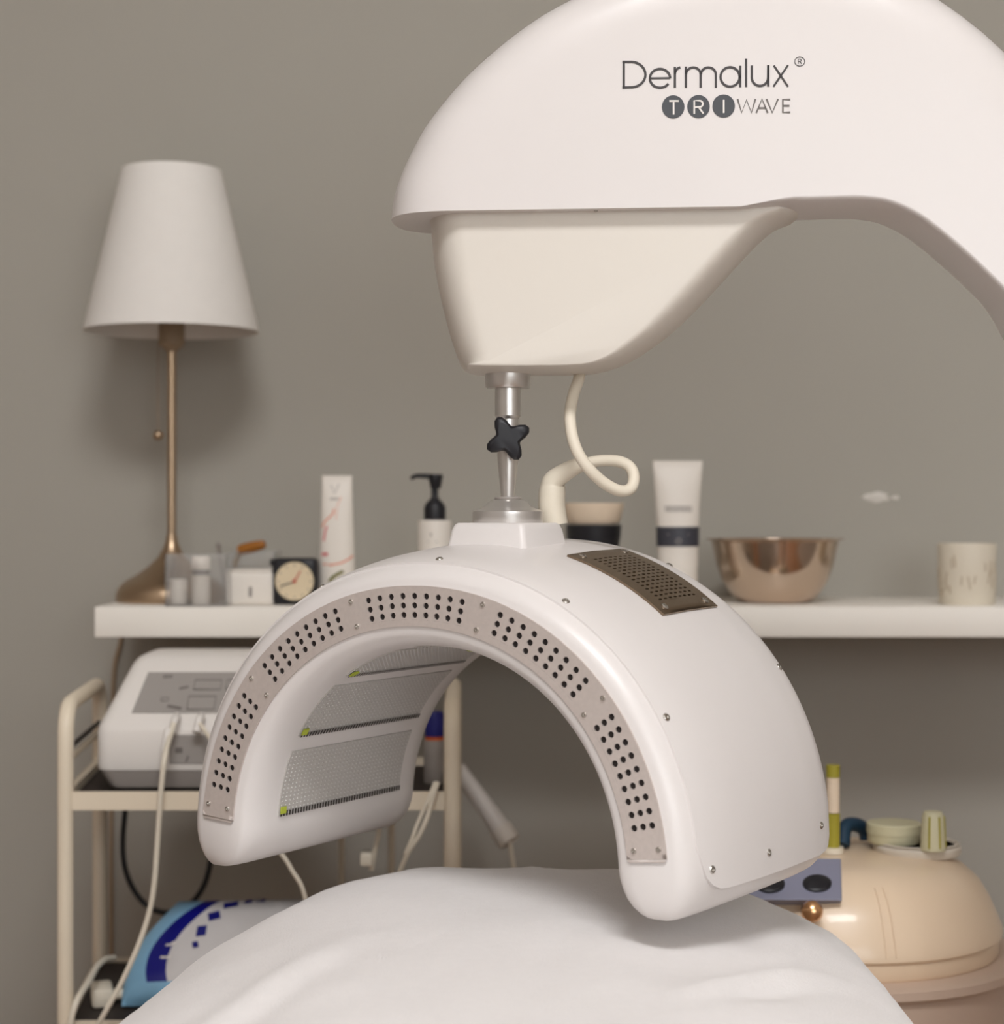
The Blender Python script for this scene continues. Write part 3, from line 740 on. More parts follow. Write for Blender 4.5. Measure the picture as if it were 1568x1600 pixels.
def tubefn(lev, cx, d):
    def fn(px, py, h):
        z = EYE-(py-805)/2900*d; x = X(px, d)-cx
        for (z0, a0, b0, p0), (z1, a1, b1, p1) in zip(lev, lev[1:]):
            if z0 <= z <= z1:
                k = (z-z0)/(z1-z0); hx = a0+(a1-a0)*k; hy = b0+(b1-b0)*k; p = p0+(p1-p0)*k; break
        else: hx, hy, p = lev[0][1:]
        q = min(.995, abs(x)/hx); return Vector((x+cx, d-hy*(1-q**p)**(1/p)-h-.0003, z))
    return fn
TF = tubefn(lev, cx, d)
for k_, (pl, wd_) in enumerate((([(504, 824), (508, 815), (515, 809), (521, 803), (523, 795)], 2.2), ([(506, 881), (520, 882), (535, 879), (547, 873), (552, 868)], 2.4), ([(526, 812), (528, 790), (534, 776)], .8))):
    bm = BM(); ribbon(bm, pl, wd_, TF); part('print_line', bm, M_print, tb, 'coral curved printed line')
bm = BM(); ribbon(bm, [(504, 866), (509, 865.5), (514, 866)], 5, TF); ribbon(bm, [(507, 845), (509, 830), (512, 822)], 3, TF); part('print_spots', bm, M_pink, tb, 'pink printed spots')
bm = BM(); ribbon(bm, [(516, 908), (522, 901), (530, 896), (538, 892)], 5, TF); part('print_leaf', bm, M_green, tb, 'olive printed leaf')
bm = BM(); ribbon(bm, [(518, 758), (523, 772), (530, 756)], 1.3, TF); ribbon(bm, [(516, 779.5), (530, 779.5)], 2.2, TF); part('print_mark', bm, M_grey, tb, 'grey printed V mark')
# pump bottle
d = 2.30; cx = X(679, d)
def pz(py): return EYE-(py-805)/2900*d
t = thing('pump_bottle', 'white pump bottle with black pump head behind the canopy', 'bottle', (cx, d, ST))
bm = BM(); lathe(bm, [(0, ST), (.0195, ST), (.021, ST+.002), (.021, pz(816)), (.0202, pz(813)), (0, pz(812.5))], (cx, d, 0), 32); part('body', bm, M_paper, t)
bm = BM(); xx = X(675, d); tubef = lambda px, py, h: Vector((X(px, d), d-math.sqrt(max(0, .021**2-(X(px, d)-cx)**2))-h, pz(py))); ribbon(bm, [(674, 832), (674, 838)], 2, tubef); ribbon(bm, [(668, 846), (684, 846)], 1.5, tubef); part('print_mark', bm, M_grey, t)
bm = BM(); lathe(bm, [(0, pz(812.5)), (.0135, pz(812)), (.0137, pz(793)), (.0110, pz(786)), (.006, pz(780)), (.0045, pz(776)), (.0045, pz(760)), (0, pz(758))], (cx, d, 0), 24); part('collar', bm, M_black, t)
bm = BM(); lathe(bm, [(0, pz(764)), (.0065, pz(763)), (.0082, pz(752)), (.0095, pz(744)), (.0085, pz(741)), (0, pz(740.5))], (cx+.001, d, 0), 20); tube(bm, [(cx, d, pz(745)), (X(660, d), d-.001, pz(743.5)), (X(649, d), d-.001, pz(744)), (X(641.5, d), d-.001, pz(748))], lambda s: .0036-.0012*s, 10); part('pump_head', bm, M_black, t)
# bowls behind the joint
d = 2.32; cx = X(927, d)
def pz(py): return EYE-(py-805)/2900*d
bm = BM(); lathe(bm, [(0, ST), (.024, ST), (.026, ST+.004), (.031, pz(860)), (.034, pz(838)), (.035, pz(820)), (.033, pz(820)), (.030, pz(850)), (0, pz(860))], (cx, d, 0), 36); solo('black_bowl', bm, M_black, (cx, d, ST), 'black bowl on shelf under the pale wooden bowl', 'bowl')
bm = BM(); lathe(bm, [(0, pz(819)), (.030, pz(819)), (.033, pz(815)), (.0375, pz(792)), (.038, pz(786)), (.036, pz(786)), (.031, pz(812)), (0, pz(814))], (cx, d, 0), 36); solo('wooden_bowl', bm, M_wood, (cx, d, pz(819)), 'pale wooden bowl stacked on black bowl behind cable', 'bowl')
# white tube with dark band
d = 2.285; cx = X(1058.5, d); zt = EYE-(720-805)/2900*d
def pz(py): return EYE-(py-805)/2900*d
t = thing('cream_tube', 'white squeeze tube with charcoal band standing on its cap beside the steel bowl', 'tube', (cx, d, ST))
bm = BM(); lathe(bm, [(0, ST), (.0238, ST), (.0245, ST+.002), (.0245, pz(886)), (0, pz(885))], (cx, d, 0), 36); part('cap', bm, M_paper, t)
lev = [(pz(886), .0250, .0225, 2), (pz(854), .0255, .0215, 2), (pz(822), .0262, .0195, 2.1), (pz(760), .0288, .0095, 2.5), (pz(734), .0301, .0030, 3.5), (pz(730), .0304, .0014, 5), (zt, .0306, .0013, 5)]
bm = BM(); lofttube(bm, cx, d, lev); tb = part('body', bm, M_paper, t)
band = [(pz(853.5), .0259, .0222, 2), (pz(840), .0263, .0211, 2), (pz(823), .0266, .0200, 2.1)]
bm = BM(); lofttube(bm, cx, d, band); part('band', bm, M_charcoal, tb, 'charcoal printed band')
TF = tubefn(lev, cx, d); bm = BM()
xx = 1037
for k in range(7):
    ribbon(bm, [(1038+k*6, 800), (1038+k*6, 791), (1042+k*6, 791), (1042+k*6, 800)], 1.6, TF)
part('print_word', bm, M_grey, tb, 'grey blurred printed word')
TB = tubefn(band, cx, d); bm = BM(); ribbon(bm, [(1040, 835), (1074, 835)], 1.4, TB); ribbon(bm, arc(1057, 845, 4, 4, 0, 360, 12), 1.2, TB); part('print_mark', bm, M_grey, tb)
# steel bowl
d = 2.32; cx = X(1210, d)
bm = BM(); lathe(bm, [(0, ST+.001), (.040, ST), (.046, ST+.002), (.056, ST+.012), (.066, ST+.028), (.073, ST+.048), (.0765, ST+.066), (.079, ST+.0765), (.0855, ST+.0790), (.0858, ST+.0802), (.0785, ST+.0785), (.0748, ST+.066), (.0712, ST+.048), (.064, ST+.029), (.054, ST+.014), (.044, ST+.0042), (0, ST+.004)], (cx, d, 0), 56); solo('steel_bowl', bm, M_bowl, (cx, d, ST), 'polished steel mixing bowl with flared rim on the shelf', 'bowl', ang=50)
# patterned cup
d = 2.27; cx = X(1510, d); h = EYE-(849-805)/2900*d-ST
t = thing('patterned_cup', 'cream candle cup with raised leaf pattern at the right shelf end', 'cup', (cx, d, ST))
bm = BM(); lathe(bm, [(0, ST), (.032, ST), (.0335, ST+.002), (.0352, ST+h-.002), (.0348, ST+h), (.0330, ST+h), (.0318, ST+.03), (0, ST+.03)], (cx, d, 0), 40); part('body', bm, M_pewter, t)
bm = BM()
for k in range(64):
    a = random.uniform(0, 2*PI); z0 = ST+random.uniform(.008, h*.62); ln = random.uniform(.008, .016); z0 = min(z0, ST+h-.006-ln); sl = random.uniform(-.3, .3)
    def cf(xx, yy, hh):
        r = .0335+.0017*(yy-ST)/h+hh; return Vector((cx+r*math.cos(xx/.0335), d+r*math.sin(xx/.0335), yy))
    a *= .0335; ribbon(bm, [(a, z0), (a+sl*.004, z0+ln*.5), (a+sl*.012, z0+ln)], .0015, cf, .0007)
part('relief', bm, mat('relief_glaze', rgb(184, 168, 146), .6), t, 'raised leaf strokes', kind='stuff')
# pale, thinly raised spot on the wall
bm = BM(); c = at(1374, 778, YW)
def blob(cx, cz, rx, rz, n=18):
    loop = [(cx+rx*(1+.25*random.uniform(-1, 1))*math.cos(2*PI*i/n), cz+rz*(1+.3*random.uniform(-1, 1))*math.sin(2*PI*i/n)) for i in range(n)]
    rings(bm, [[Vector((x, YW, z)) for x, z in loop], [Vector((cx+(x-cx)*.8, YW-.0012, cz+(z-cz)*.8)) for x, z in loop]])
blob(c.x-.004, c.z+.001, .017, .0065); blob(c.x+.021, c.z, .006, .003)
solo('wall_patch', bm, M_palespot, (c.x, YW, c.z), 'small pale patch on the grey wall above the steel bowl', 'patch')

# ================================================================== cream trolley on the left
FL, BL, FR, BR = (-.463, 1.97), (-.487, 2.25), (-.053, 1.97), (-.058, 2.25)
t = thing('trolley', 'old cream painted metal trolley against the wall with chipped edges', 'trolley', (-.265, 2.11, 0))
ztop = EYE-.203
for (f, b) in ((FL, BL), (FR, BR)):
    bm = BM(); pts = [(f[0], f[1], .05), (f[0], f[1], ztop-.05)]
    for k in range(1, 6):
        a = PI/2*k/5; g = .035*(1-math.cos(a)); r = g/.28; pts.append((f[0]+(b[0]-f[0])*r, f[1]+g, ztop-.035+.035*math.sin(a)))
    for k in range(0, 5):
        a = PI/2*k/5; g = .28-.035+.035*math.sin(a); r = g/.28; pts.append((f[0]+(b[0]-f[0])*r, f[1]+g, ztop-.035+.035*math.cos(a)))
    pts += [(b[0], b[1], ztop-.05), (b[0], b[1], .05)]
    tube(bm, pts, .0088, 14, smooth=False); part('side_frame', bm, M_cream, t)
    bm = BM(); tube(bm, [(f[0], f[1], EYE-.262), (b[0], b[1], EYE-.262)], .0035, 8, smooth=False); part('side_rail', bm, M_cream, t)
    bm = BM(); tube(bm, [(f[0], f[1]+.004, EYE-.250), (b[0], b[1], EYE-.250)], .0028, 8, smooth=False); part('side_rail', bm, M_black, t, 'black side rail')
    for p in (f, b):
        bm = BM(); lathe(bm, [(0, -.009), (.022, -.009), (.025, -.005), (.025, .005), (.022, .009), (0, .009)], (p[0], p[1], .025), 18, (1, 0, 0)); box(bm, (p[0]-.012, p[1]-.012, .03), (p[0]+.012, p[1]+.012, .056), .003); part('castor', bm, M_black, t)
def quad(bm, z0, z1, ins=0):
    P = [FL, FR, BR, BL]; cx = sum(p[0] for p in P)/4; cy = sum(p[1] for p in P)/4
    Q = [Vector((cx+(p[0]-cx)*(1-ins), cy+(p[1]-cy)*(1-ins), 0)) for p in P]
    rings(bm, [[q+Vector((0, 0, z0)) for q in Q], [q+Vector((0, 0, z1)) for q in Q]])
for zlev, dark in ((EYE-.303, 1), (EYE-.541, 1), (.14, 1)):
    bm = BM(); quad(bm, zlev-.006, zlev); part('tray_floor', bm, M_rubber, t, 'dark tray floor')
    for a, b in ((FL, FR), (BL, BR), (FL, BL), (FR, BR)):
        bm = BM(); a3 = Vector((a[0], a[1], 0)); b3 = Vector((b[0], b[1], 0)); dd = (b3-a3).normalized(); nn = Vector((-dd.y, dd.x, 0))*.004
        hh = .0095 if zlev > .7 else .004
        a3 = a3+dd*.008; b3 = b3-dd*.008
        rings(bm, [[p+nn*s+Vector((0, 0, zlev-hh+.0)) for p, s in ((a3, -1), (b3, -1), (b3, 1), (a3, 1))], [p+nn*s+Vector((0, 0, zlev+hh)) for p, s in ((a3, -1), (b3, -1), (b3, 1), (a3, 1))]])
        part('tray_rim', bm, M_cream, t)
for px in (533, 611):
    x = X(px, 2.25); bm = BM(); tube(bm, [(x, 2.25, EYE-.31), (x, 2.25, EYE-.535)], .004, 8, smooth=False); part('back_rod', bm, M_cream, t)

# facial machine on the trolley's top tray
zs = EYE-.303; x0, x1 = -.443, -.19; xm = (x0+x1)/2
t = thing('facial_machine', 'white benchtop facial machine with sloped grey keypad on the trolley', 'machine', (xm, 2.12, zs))
def wedge(bm, prof, xw):       # prof: (y, z, half width scale)
    pass
def levels(bm, lev, rc=.014, seg=5):    # (z, yfront, yback, halfx)
    rs = []
    for z, yf, yb, hx in lev:
        loop = []
        for cx, cy in ((-1, -1), (1, -1), (1, 1), (-1, 1)):
            for k in range(seg):
                a = math.atan2(cy, cx)-PI/4+PI/2*k/(seg-1); r = rc
                yy = (yf+r if cy < 0 else yb-r); loop.append(Vector((xm+cx*(hx-r)+r*math.cos(a), yy+r*math.sin(a), z)))
        rs.append(loop)
    rings(bm, rs)
HX = (x1-x0)/2
bm = BM(); levels(bm, [(zs+.001, 2.035, 2.20, HX-.02), (zs+.006, 2.028, 2.205, HX-.012), (zs+.0235, 2.024, 2.21, HX-.003), (zs+.025, 2.024, 2.21, HX-.003)]); part('base', bm, M_grey, t, 'grey base section')
bm = BM(); levels(bm, [(zs+.025, 2.023, 2.211, HX-.001), (zs+.030, 2.022, 2.212, HX), (zs+.066, 2.022, 2.212, HX), (zs+.073, 2.025, 2.212, HX-.001), (zs+.136, 2.092, 2.206, HX-.026), (zs+.142, 2.100, 2.204, HX-.031), (zs+.1455, 2.108, 2.198, HX-.038)]); body = part('body', bm, M_white2, t, ang=40)
sl = Vector((0, .067, .063)).normalized(); sn = Vector((0, -.063, .067)).normalized(); P0 = Vector((xm, 2.025, zs+.073))
def slope(a, b, h): return P0+Vector((a, 0, 0))+sl*b+sn*(h+.0002)      # a along x, b up the slope
def shear(a, b): return a*(1-.10*b/.09)
bm = BM(); pa = [(-.090, .018), (.090, .018), (.082, .078), (-.080, .078)]
rings(bm, [[slope(a, b, -.001) for a, b in pa], [slope(a, b, .0008) for a, b in pa]]); kp = part('keypad', bm, M_panel, t, 'grey foil keypad', ang=30)
SL = lambda a, b, h: slope(a, b, .0008+h)
bm = BM()
def rect(a0, b0, a1, b1, wd=.0016, fn=None): ribbon(bm, [(a0, b0), (a1, b0), (a1, b1), (a0, b1), (a0, b0)], wd, fn or SL, .0003)
rect(-.026, .052, .004, .066); rect(-.030, .023, .000, .042); rect(-.062, .070, -.052, .073, .0012); rect(-.060, .035, -.052, .040, .0012); ribbon(bm, [(-.042, .053), (-.032, .056)], .003, SL); ribbon(bm, [(-.052, .028), (-.036, .024)], .004, SL)
rect(.010, .052, .04, .066); rect(.010, .023, .04, .042); part('key_outlines', bm, M_ink, kp)
bm = BM(); fy = 2.022
box(bm, (-.1, fy-.0008, 0), (-.02, fy+.001, .001)); bm.free(); bm = BM()
zlo, zhi = zs+.032, zs+.064; xa, xb = X(264, 2.02), X(400, 2.02)
box(bm, (xa, fy-.0010, zlo), (xb, fy+.001, zhi), .0004, 1); sp = part('socket_panel', bm, M_panel, t, 'grey socket panel')
FRN = lambda a, b, h: Vector((a, fy-.001-h, b))
bm = BM(); ribbon(bm, [(X(279, 2.02), zs+.050), (X(279, 2.02), zs+.044)], .008, FRN); part('print_mark', bm, M_ink, sp)
bm = BM(); ribbon(bm, [(X(290, 2.02), zs+.034), (X(294, 2.02), zs+.041)], .002, FRN); part('print_mark', bm, M_ink, sp)
for i, px in enumerate((273, 311)):
    p = at(px, 1126, 2.012); bm = BM(); tube(bm, [p+Vector((0, .014, .003)), p, p+Vector((-.002, -.006, -.012))], .0046, 12); part('plug', bm, M_white2, t)
lead = [at(272, 1130, 2.006), at(266, 1150, 1.995), at(258, 1180, 1.955), at(252, 1230, 1.95), at(247, 1300, 1.95), at(241, 1380, 1.95), at(232, 1430, 1.95), at(215, 1480, 1.945), at(190, 1535, 1.94), at(165, 1580, 1.935), at(140, 1625, 1.94)]
bm = BM(); tube(bm, lead, .0030, 8); part('lead', bm, M_cable, t, 'white lead hanging down the front')
lead2 = [at(312, 1130, 2.006), at(322, 1145, 2.0), at(335, 1165, 1.98), at(360, 1220, 1.95), at(400, 1290, 1.95), at(440, 1335, 1.95), at(456, 1360, 1.95), at(476, 1400, 1.95), at(490, 1500, 1.955)]
bm = BM(); tube(bm, lead2, .0024, 8); part('lead', bm, M_cable, t, 'white lead crossing behind the canopy')
cl = [at(262, 1140, 2.0), at(259, 1160, 1.99), at(258, 1178, 1.965)]
bm = BM(); tube(bm, cl, .0042, 8); part('lead_clip', bm, M_white2, t)
# black mains cables hanging at the back of the trolley
bm = BM(); tube(bm, [at(196, 1262, 2.28), at(192, 1310, 2.28), at(194, 1350, 2.28), at(206, 1385, 2.28), at(228, 1414, 2.28), at(258, 1426, 2.28), at(290, 1418, 2.28), at(315, 1390, 2.28), at(328, 1350, 2.28), at(331, 1300, 2.28), at(330, 1262, 2.28)], .0035, 8); solo('mains_cable', bm, M_black, at(258, 1426, 2.28), 'black mains cable looping below the facial machine', 'cable')
bm = BM(); tube(bm, [at(95, 1268, 2.05), at(104, 1300, 2.06), at(107, 1360, 2.06), at(107, 1430, 2.06), at(103, 1500, 2.06), at(98, 1560, 2.06), at(92, 1620, 2.06)], .0035, 8); solo('mains_cable', bm, M_black, at(98, 1560, 2.06), 'black mains cable beside the left trolley post', 'cable')
bm = BM(); tube(bm, [at(178, 1497, 2.1), at(165, 1499, 2.08), at(152, 1510, 2.05), at(138, 1535, 2.0), at(122, 1560, 1.965), at(112, 1590, 1.955), at(105, 1640, 1.955)], .0035, 8); solo('white_cable', bm, M_cable, at(112, 1590, 1.955), 'white cable curling over the lower tray at its left end', 'cable')
zl = EYE-.541
bm = BM(); box(bm, (X(142, 2.05), 2.03, zl+.001), (X(175, 2.05), 2.075, zl+.022), .004, 2, Matrix.Rotation(.25, 3, 'Z')); lathe(bm, [(0, 0), (.006, 0), (.006, .02), (.003, .028), (0, .028)], (X(175, 2.05), 2.05, zl+.011), 12, (1, .1, .1)); solo('mains_plug', bm, M_cable, (X(158, 2.05), 2.05, zl+.001), 'cream mains plug on the lower trolley tray beside blue pack', 'plug')
# blue and white pack
def bag():
    t = thing('wipes_pack', 'blue, navy and white soft plastic pack on the lower trolley tray', 'pack', (-.30, 2.06, zl))
    A, B_, Cc, D_ = at(181, 1581, 2.0), at(272, 1417, 2.09), at(480, 1413, 2.09), at(470, 1584, 2.0)
    A.z = zl+.004; D_.z = zl+.004
    nu, nv = 40, 24; nrm = Vector((0, -.9, .5)).normalized(); bm = BM(); uvl = bm.loops.layers.uv.new('UVMap')
    def P(u, v, side):
        p = A.lerp(D_, u).lerp(B_.lerp(Cc, u), v)
        edge = (1-abs(2*u-1)**3.0)*(1-abs(2*v-1)**3.2)
        p = p+Vector((0, .03, 0))+nrm*(side*.032*max(0, edge)**.5)
        p.x += -.018*math.sin(PI*v)*(1-u)**2
        p += nrm*.0012*noise.noise(Vector((u*9, v*7, side)))
        p.z = max(p.z, zl+.0015)
        return p
    for side in (1, -1):
        g = [[(bm.verts.new(P(i/nu, j/nv, side)), (i/nu, j/nv)) for i in range(nu+1)] for j in range(nv+1)]
        for a, b in zip(g, g[1:]):
            for i in range(nu):
                q = (a[i], a[i+1], b[i+1], b[i]); f = bm.faces.new([x[0] for x in q])
                for l, x in zip(f.loops, q): l[uvl].uv = x[1]
    m = bpy.data.materials.new('printed_film'); m.use_nodes = True; N = m.node_tree; b = N.nodes['Principled BSDF']; b.inputs['Roughness'].default_value = .38
    tc = N.nodes.new('ShaderNodeUVMap'); sp_ = N.nodes.new('ShaderNodeSeparateXYZ'); N.links.new(tc.outputs[0], sp_.inputs[0])
    def mth(op, a, b_=None):
        n = N.nodes.new('ShaderNodeMath'); n.operation = op
        for k, x in enumerate((a, b_)):
            if x is None: continue
            if isinstance(x, (int, float)): n.inputs[k].default_value = x
            else: N.links.new(x, n.inputs[k])
        return n.outputs[0]
    u, v = sp_.outputs[0], sp_.outputs[1]
    bend = mth('MULTIPLY', mth('POWER', mth('ABSOLUTE', mth('SUBTRACT', v, .42)), 2.0), .42)
    e1 = mth('GREATER_THAN', u, mth('ADD', .115, bend)); e2 = mth('GREATER_THAN', u, mth('ADD', .225, mth('MULTIPLY', bend, 1.1)))
    top = mth('GREATER_THAN', v, .17)
    navy = mth('MULTIPLY', e1, top); white = mth('MULTIPLY', e2, top)
    m1 = N.nodes.new('ShaderNodeMix'); m1.data_type = 'RGBA'; m1.inputs[6].default_value = rgb(130, 176, 206); m1.inputs[7].default_value = rgb(12, 14, 118); N.links.new(navy, m1.inputs[0])
    m2 = N.nodes.new('ShaderNodeMix'); m2.data_type = 'RGBA'; N.links.new(m1.outputs[2], m2.inputs[6]); m2.inputs[7].default_value = rgb(205, 200, 198); N.links.new(white, m2.inputs[0]); N.links.new(m2.outputs[2], b.inputs['Base Color'])
    bo = part('film', bm, m, t, ang=70)
    fn = lambda u, v, h: P(u, v, 1)+nrm*(h+.0004)
    bm = BM()
    ribbon(bm, [(.33, .62), (.385, .63)], .10, fn); ribbon(bm, [(.355, .76), (.42, .79)], .09, fn); ribbon(bm, [(.41, .88), (.50, .91)], .07, fn); ribbon(bm, [(.34, .49), (.37, .50)], .06, fn); ribbon(bm, [(.54, .93), (.68, .95)], .05, fn)
    part('print_letters', bm, M_navy, bo, 'navy printed letter shapes')
    bm = BM(); ribbon(bm, [(.19, .50), (.215, .50), (.235, .53)], .018, fn); ribbon(bm, [(.185, .39), (.21, .385), (.24, .39)], .018, fn); part('print_letters', bm, M_paper, bo, 'small white printed letter shapes')
bag()
# bottles at the right of the top tray
def trolley_bottle(px, d, r, ytop, label, cols, name):
    x = X(px, d); h = EYE-(ytop-805)/2900*d-zs
    t = thing(name, label, 'bottle', (x, d, zs))
    bm = BM(); lathe(bm, [(0, zs+.0005), (r*.95, zs+.0005), (r, zs+.002), (r, zs+h*.58), (r*.8, zs+h*.62), (0, zs+h*.62)], (x, d, 0), 24); part('body', bm, cols[0], t)
    bm = BM(); lathe(bm, [(0, zs+h*.6), (r*.86, zs+h*.6), (r*.86, zs+h*.66), (0, zs+h*.66)], (x, d, 0), 24); part('ring', bm, cols[1], t, 'orange ring')
    bm = BM(); lathe(bm, [(0, zs+h*.66), (r*.9, zs+h*.66), (r*.9, zs+h*.95), (r*.75, zs+h), (0, zs+h)], (x, d, 0), 24); part('cap', bm, cols[2], t)
trolley_bottle(679, 2.10, .0125, 1112, 'white bottle with navy cap and orange ring on the trolley', (M_grey, M_orange, M_navy), 'dropper_bottle')
trolley_bottle(689, 2.17, .0095, 1150, 'slim navy bottle behind the trolley post', (M_navy, M_orange, M_navy), 'slim_bottle')
bm = BM(); tube(bm, [at(684, 1222, 1.96), at(676, 1245, 1.955), at(668, 1275, 1.95), at(655, 1305, 1.94), at(636, 1335, 1.93), at(610, 1400, 1.93)], .0026, 8); tube(bm, [at(680, 1222, 1.96), at(668, 1250, 1.955), at(653, 1285, 1.95), at(644, 1310, 1.94), at(633, 1335, 1.93)], .0022, 8); solo('white_cable', bm, M_cable, at(660, 1285, 1.95), 'pair of white leads draped over the trolley rim near right post', 'cable')
bm = BM(); tube(bm, [at(598, 1262, 2.02), at(592, 1300, 2.02), at(584, 1335, 2.02), at(580, 1360, 2.02)], .0028, 8); box(bm, tuple(at(563, 1352, 2.02)-Vector((0, .01, 0))), tuple(at(583, 1330, 2.02)+Vector((0, .01, 0))), .003); solo('white_cable', bm, M_cable, at(580, 1345, 2.02), 'short white lead with square plug hanging below the top tray', 'cable')
# white handpiece leaning at the trolley's right side
t = thing('handpiece', 'white rod shaped handpiece leaning off the right side of the trolley', 'handpiece', at(800, 1318, 2.3))
bm = BM(); a, b = at(716, 1200, 2.33), at(785, 1300, 2.30); tube(bm, [a, a.lerp(b, .5), b], lambda s: .009+.004*s, 16, smooth=True); part('shaft', bm, M_white2, t)
bm = BM(); tube(bm, [b-(b-a)*.06, b+(b-a)*.16], .0145, 16, smooth=False); part('head', bm, M_paper, t)
bm = BM(); tube(bm, [b+(b-a)*.15, b+(b-a)*.3+Vector((.0, 0, -.03)), at(830, 1400, 2.32), at(820, 1600, 2.34), at(780, 1800, 2.36)], .003, 8); part('cord', bm, M_cable, t)

# ================================================================== wax warmer on a stool, right
wx, wy = .341, 1.9
def wz(v): return EYE+v
t = thing('side_stool', 'round stool with pale top carrying the beige wax warmer', 'stool', (wx, wy, 0))
bm = BM(); lathe(bm, [(0, wz(-.585)), (.20, wz(-.585)), (.205, wz(-.580)), (.205, wz(-.562)), (.20, wz(-.557)), (0, wz(-.557))], (wx, wy, 0), 48); part('seat', bm, M_wood, t)
for k in range(4):
    a = PI/4+k*PI/2; bm = BM(); tube(bm, [(wx+.14*math.cos(a), wy+.14*math.sin(a), wz(-.585)), (wx+.17*math.cos(a), wy+.17*math.sin(a), 0)], .012, 12, smooth=False); part('leg', bm, M_wood, t)
t = thing('wax_warmer', 'rounded beige wax warmer with blue grey control panel beside the couch', 'warmer', (wx, wy, wz(-.557)))
bm = BM(); lathe(bm, [(0, wz(-.557)), (.160, wz(-.557)), (.168, wz(-.552)), (.176, wz(-.50)), (.180, wz(-.455)), (.187, wz(-.450)), (.187, wz(-.442)), (.180, wz(-.439)), (0, wz(-.439))], (wx, wy, 0), 64); part('tub', bm, M_beige2, t, 'dusty beige tub')
bm = BM(); lathe(bm, [(0, wz(-.439)), (.160, wz(-.439)), (.1625, wz(-.436)), (.1625, wz(-.422)), (.166, wz(-.419)), (.166, wz(-.414)), (.1605, wz(-.400)), (.153, wz(-.383)), (.143, wz(-.367)), (.130, wz(-.3555)), (.112, wz(-.3475)), (.09, wz(-.344)), (0, wz(-.342))], (wx, wy, 0), 64); part('dome', bm, M_beige, t, 'glossy beige domed lid', ang=45)
bm = BM()
for a in (-1.46, -1.40):
    tube(bm, [(wx+r*math.cos(a), wy+r*math.sin(a), wz(z)) for r, z in ((.131, -.3555), (.1437, -.3668), (.1537, -.383), (.1612, -.400), (.166, -.4145))], .0008, 6, smooth=False)
part('seam', bm, M_beige, t)
# inclined control panel
pc = [Vector((.214, 1.752, wz(-.362))), Vector((.320, 1.748, wz(-.362))), Vector((.329, 1.802, wz(-.333))), Vector((.225, 1.806, wz(-.333)))]
pn = (pc[1]-pc[0]).cross(pc[3]-pc[0]).normalized()
bm = BM(); rings(bm, [[p-pn*.010+Vector((0, .012, 0)) for p in pc], [p-pn*.001 for p in pc], [p+((pc[0]+pc[2])/2-p)*.03 for p in pc]]); cp_ = part('control_panel', bm, M_bluegrey, t, 'blue grey inclined control panel', ang=30)
def PN(a, b, h): return pc[0].lerp(pc[1], a).lerp(pc[3].lerp(pc[2], a), b)+pn*h
for a, b in ((.36, .33), (.78, .36), (.55, .80)):
    bm = BM(); k = 24; rx, ry = (.13, .20) if b < .6 else (.08, .10)
    rs = [[PN(a+rx*s*math.cos(2*PI*i/k), b+ry*s*math.sin(2*PI*i/k), h) for i in range(k)] for s, h in ((1, 0), (1, .002), (.85, .0035))]
    rings(bm, rs); part('button', bm, M_black if b < .6 else M_gold, cp_, 'dark oval button' if b < .6 else 'small copper button')
kc = at(1268, 1424, 1.735); bm = BM(); lathe(bm, [(0, -.014), (.008, -.014), (.0095, -.004), (.0105, .002), (.009, .008), (.005, .011), (0, .012)], kc, 24, (-.15, -1, .25)); part('knob', bm, M_gold, t, 'shiny copper coloured knob')
# things standing on the warmer
ZP = wz(-.342)
def stand(name, label, cat, px, d): return thing(name, label, cat, (X(px, d), d, ZP)), X(px, d)
d = 1.88; t, x = stand('yellow_tube', 'slim yellow green tube standing upright on the wax warmer', 'tube', 1301, d)
bm = BM(); ytop = EYE-(1195-805)/2900*d; hh = ytop-ZP
lathe(bm, [(0, ZP+.006), (.0068, ZP+.006), (.0070, ZP+hh*.45), (0, ZP+hh*.46)], (x, d, 0), 20); part('lower_body', bm, M_yellow, t)
bm = BM(); lathe(bm, [(0, ZP+hh*.46), (.0066, ZP+hh*.46), (.0066, ZP+hh*.86), (0, ZP+hh*.86)], (x, d, 0), 20); part('label_sleeve', bm, M_wood, t, 'pale beige sleeve')
bm = BM(); lathe(bm, [(0, ZP+hh*.86), (.0070, ZP+hh*.86), (.0070, ZP+hh), (0, ZP+hh)], (x, d, 0), 20); part('cap', bm, M_yellow, t, 'yellow cap')
bm = BM(); lathe(bm, [(0, ZP), (.0105, ZP), (.0105, ZP+.006), (0, ZP+.006)], (x, d, 0), 20); part('foot', bm, M_cable, t)
d = 1.95; t, x = stand('flat_lid', 'flat cream lid lying on the right top of the wax warmer', 'lid', 1430, 1.88)
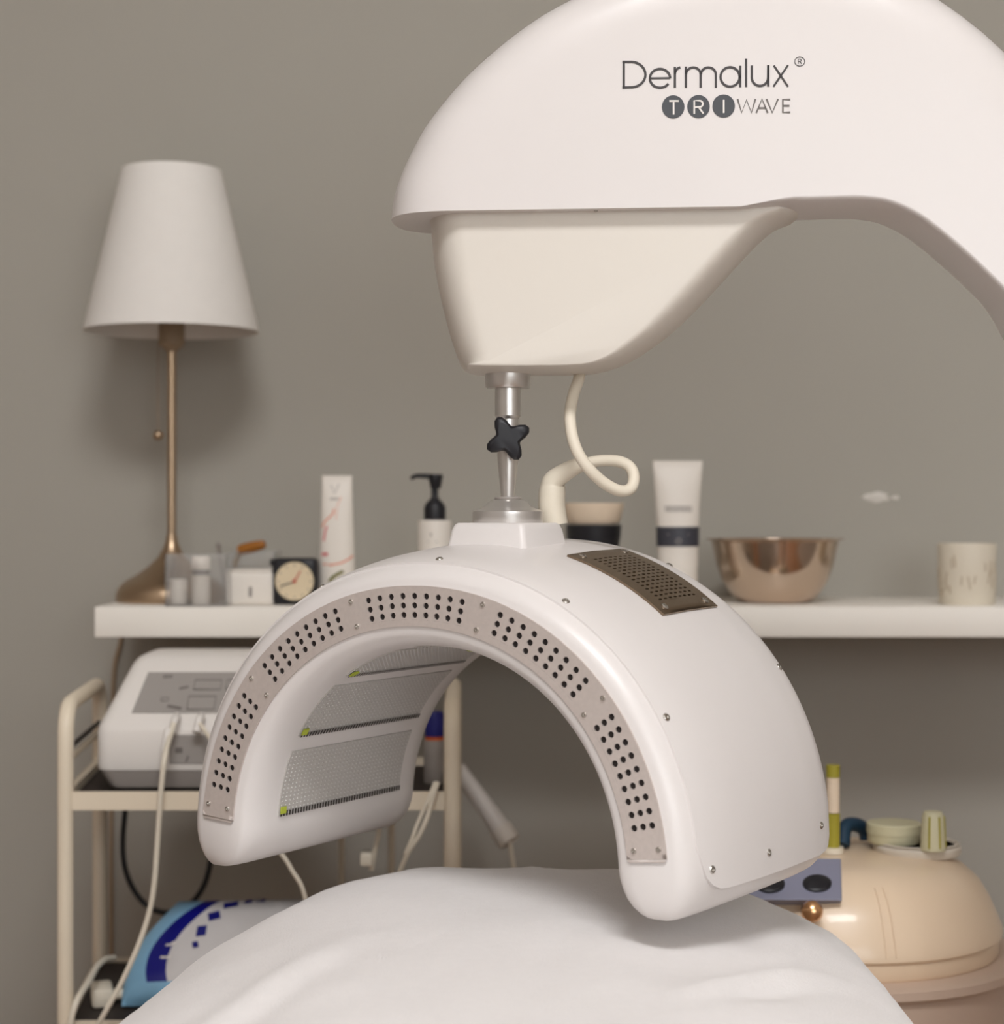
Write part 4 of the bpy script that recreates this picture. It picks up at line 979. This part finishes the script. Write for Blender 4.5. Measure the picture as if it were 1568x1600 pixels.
bm = BM(); lathe(bm, [(0, ZP-.004), (.042, ZP-.004), (.044, ZP-.001), (.044, ZP+.004), (.042, ZP+.006), (0, ZP+.006)], (x+.006, 1.9, 0), 40); part('disc', bm, M_vinyl, t)
bm = BM(); lathe(bm, [(.040, ZP+.006), (.0425, ZP+.0075), (.040, ZP+.0085), (.037, ZP+.006)], (x+.006, 1.9, 0), 40); part('rim', bm, M_vinyl, t)
M_jar = mat('pale_green_cream_plastic', rgb(206, 200, 168), .45, var=.03)
d = 1.905; bm = BM(); x = X(1396, d); z0 = ZP+.0065
t = thing('cream_jar', 'low pale cream jar on the flat lid on wax warmer', 'jar', (x, d, z0))
lathe(bm, [(0, z0), (.0255, z0), (.0268, z0+.002), (.0268, z0+.010), (0, z0+.010)], (x, d, 0), 36); part('body', bm, M_jar, t)
bm = BM(); lathe(bm, [(0, z0+.010), (.0278, z0+.010), (.0278, z0+.019), (.0265, z0+.0205), (0, z0+.0205)], (x, d, 0), 36); part('lid', bm, M_jar, t)
d = 1.86; x = X(1457, d); z0 = ZP+.0065; zt = EYE-(1268-805)/2900*d
t = thing('tapered_cap', 'small tapered olive and cream cap standing on flat lid beside cream jar', 'pot', (x, d, z0))  # a small loose cap, tapered and ribbed
bm = BM(); lathe(bm, [(0, z0), (.0125, z0), (.0125, z0+.003), (.0108, zt-.004), (.009, zt), (0, zt)], (x, d, 0), 20); part('cone', bm, M_jar, t)
bm = BM()
for a in (-2.1, -1.2, -.3, .6, 1.5, 2.4):
    tube(bm, [(x+.0122*math.cos(a), d+.0122*math.sin(a), z0+.003), (x+.0107*math.cos(a), d+.0107*math.sin(a), zt-.004)], .0012, 6, smooth=False)
part('ribs', bm, M_yellow, t, 'olive vertical ribs')
bm = BM(); pts = [at(1316, 1312, 1.9), at(1319, 1295, 1.91), at(1329, 1288, 1.92), at(1343, 1291, 1.93), at(1352, 1300, 1.935), at(1354, 1312, 1.935)]
pts[0].z = ZP+.004; pts[-1].z = ZP+.004
tube(bm, pts, .0075, 10); solo('teal_strap', bm, M_teal, (pts[0].x, 1.915, ZP), 'dark teal looped strap on the wax warmer beside yellow tube', 'strap')
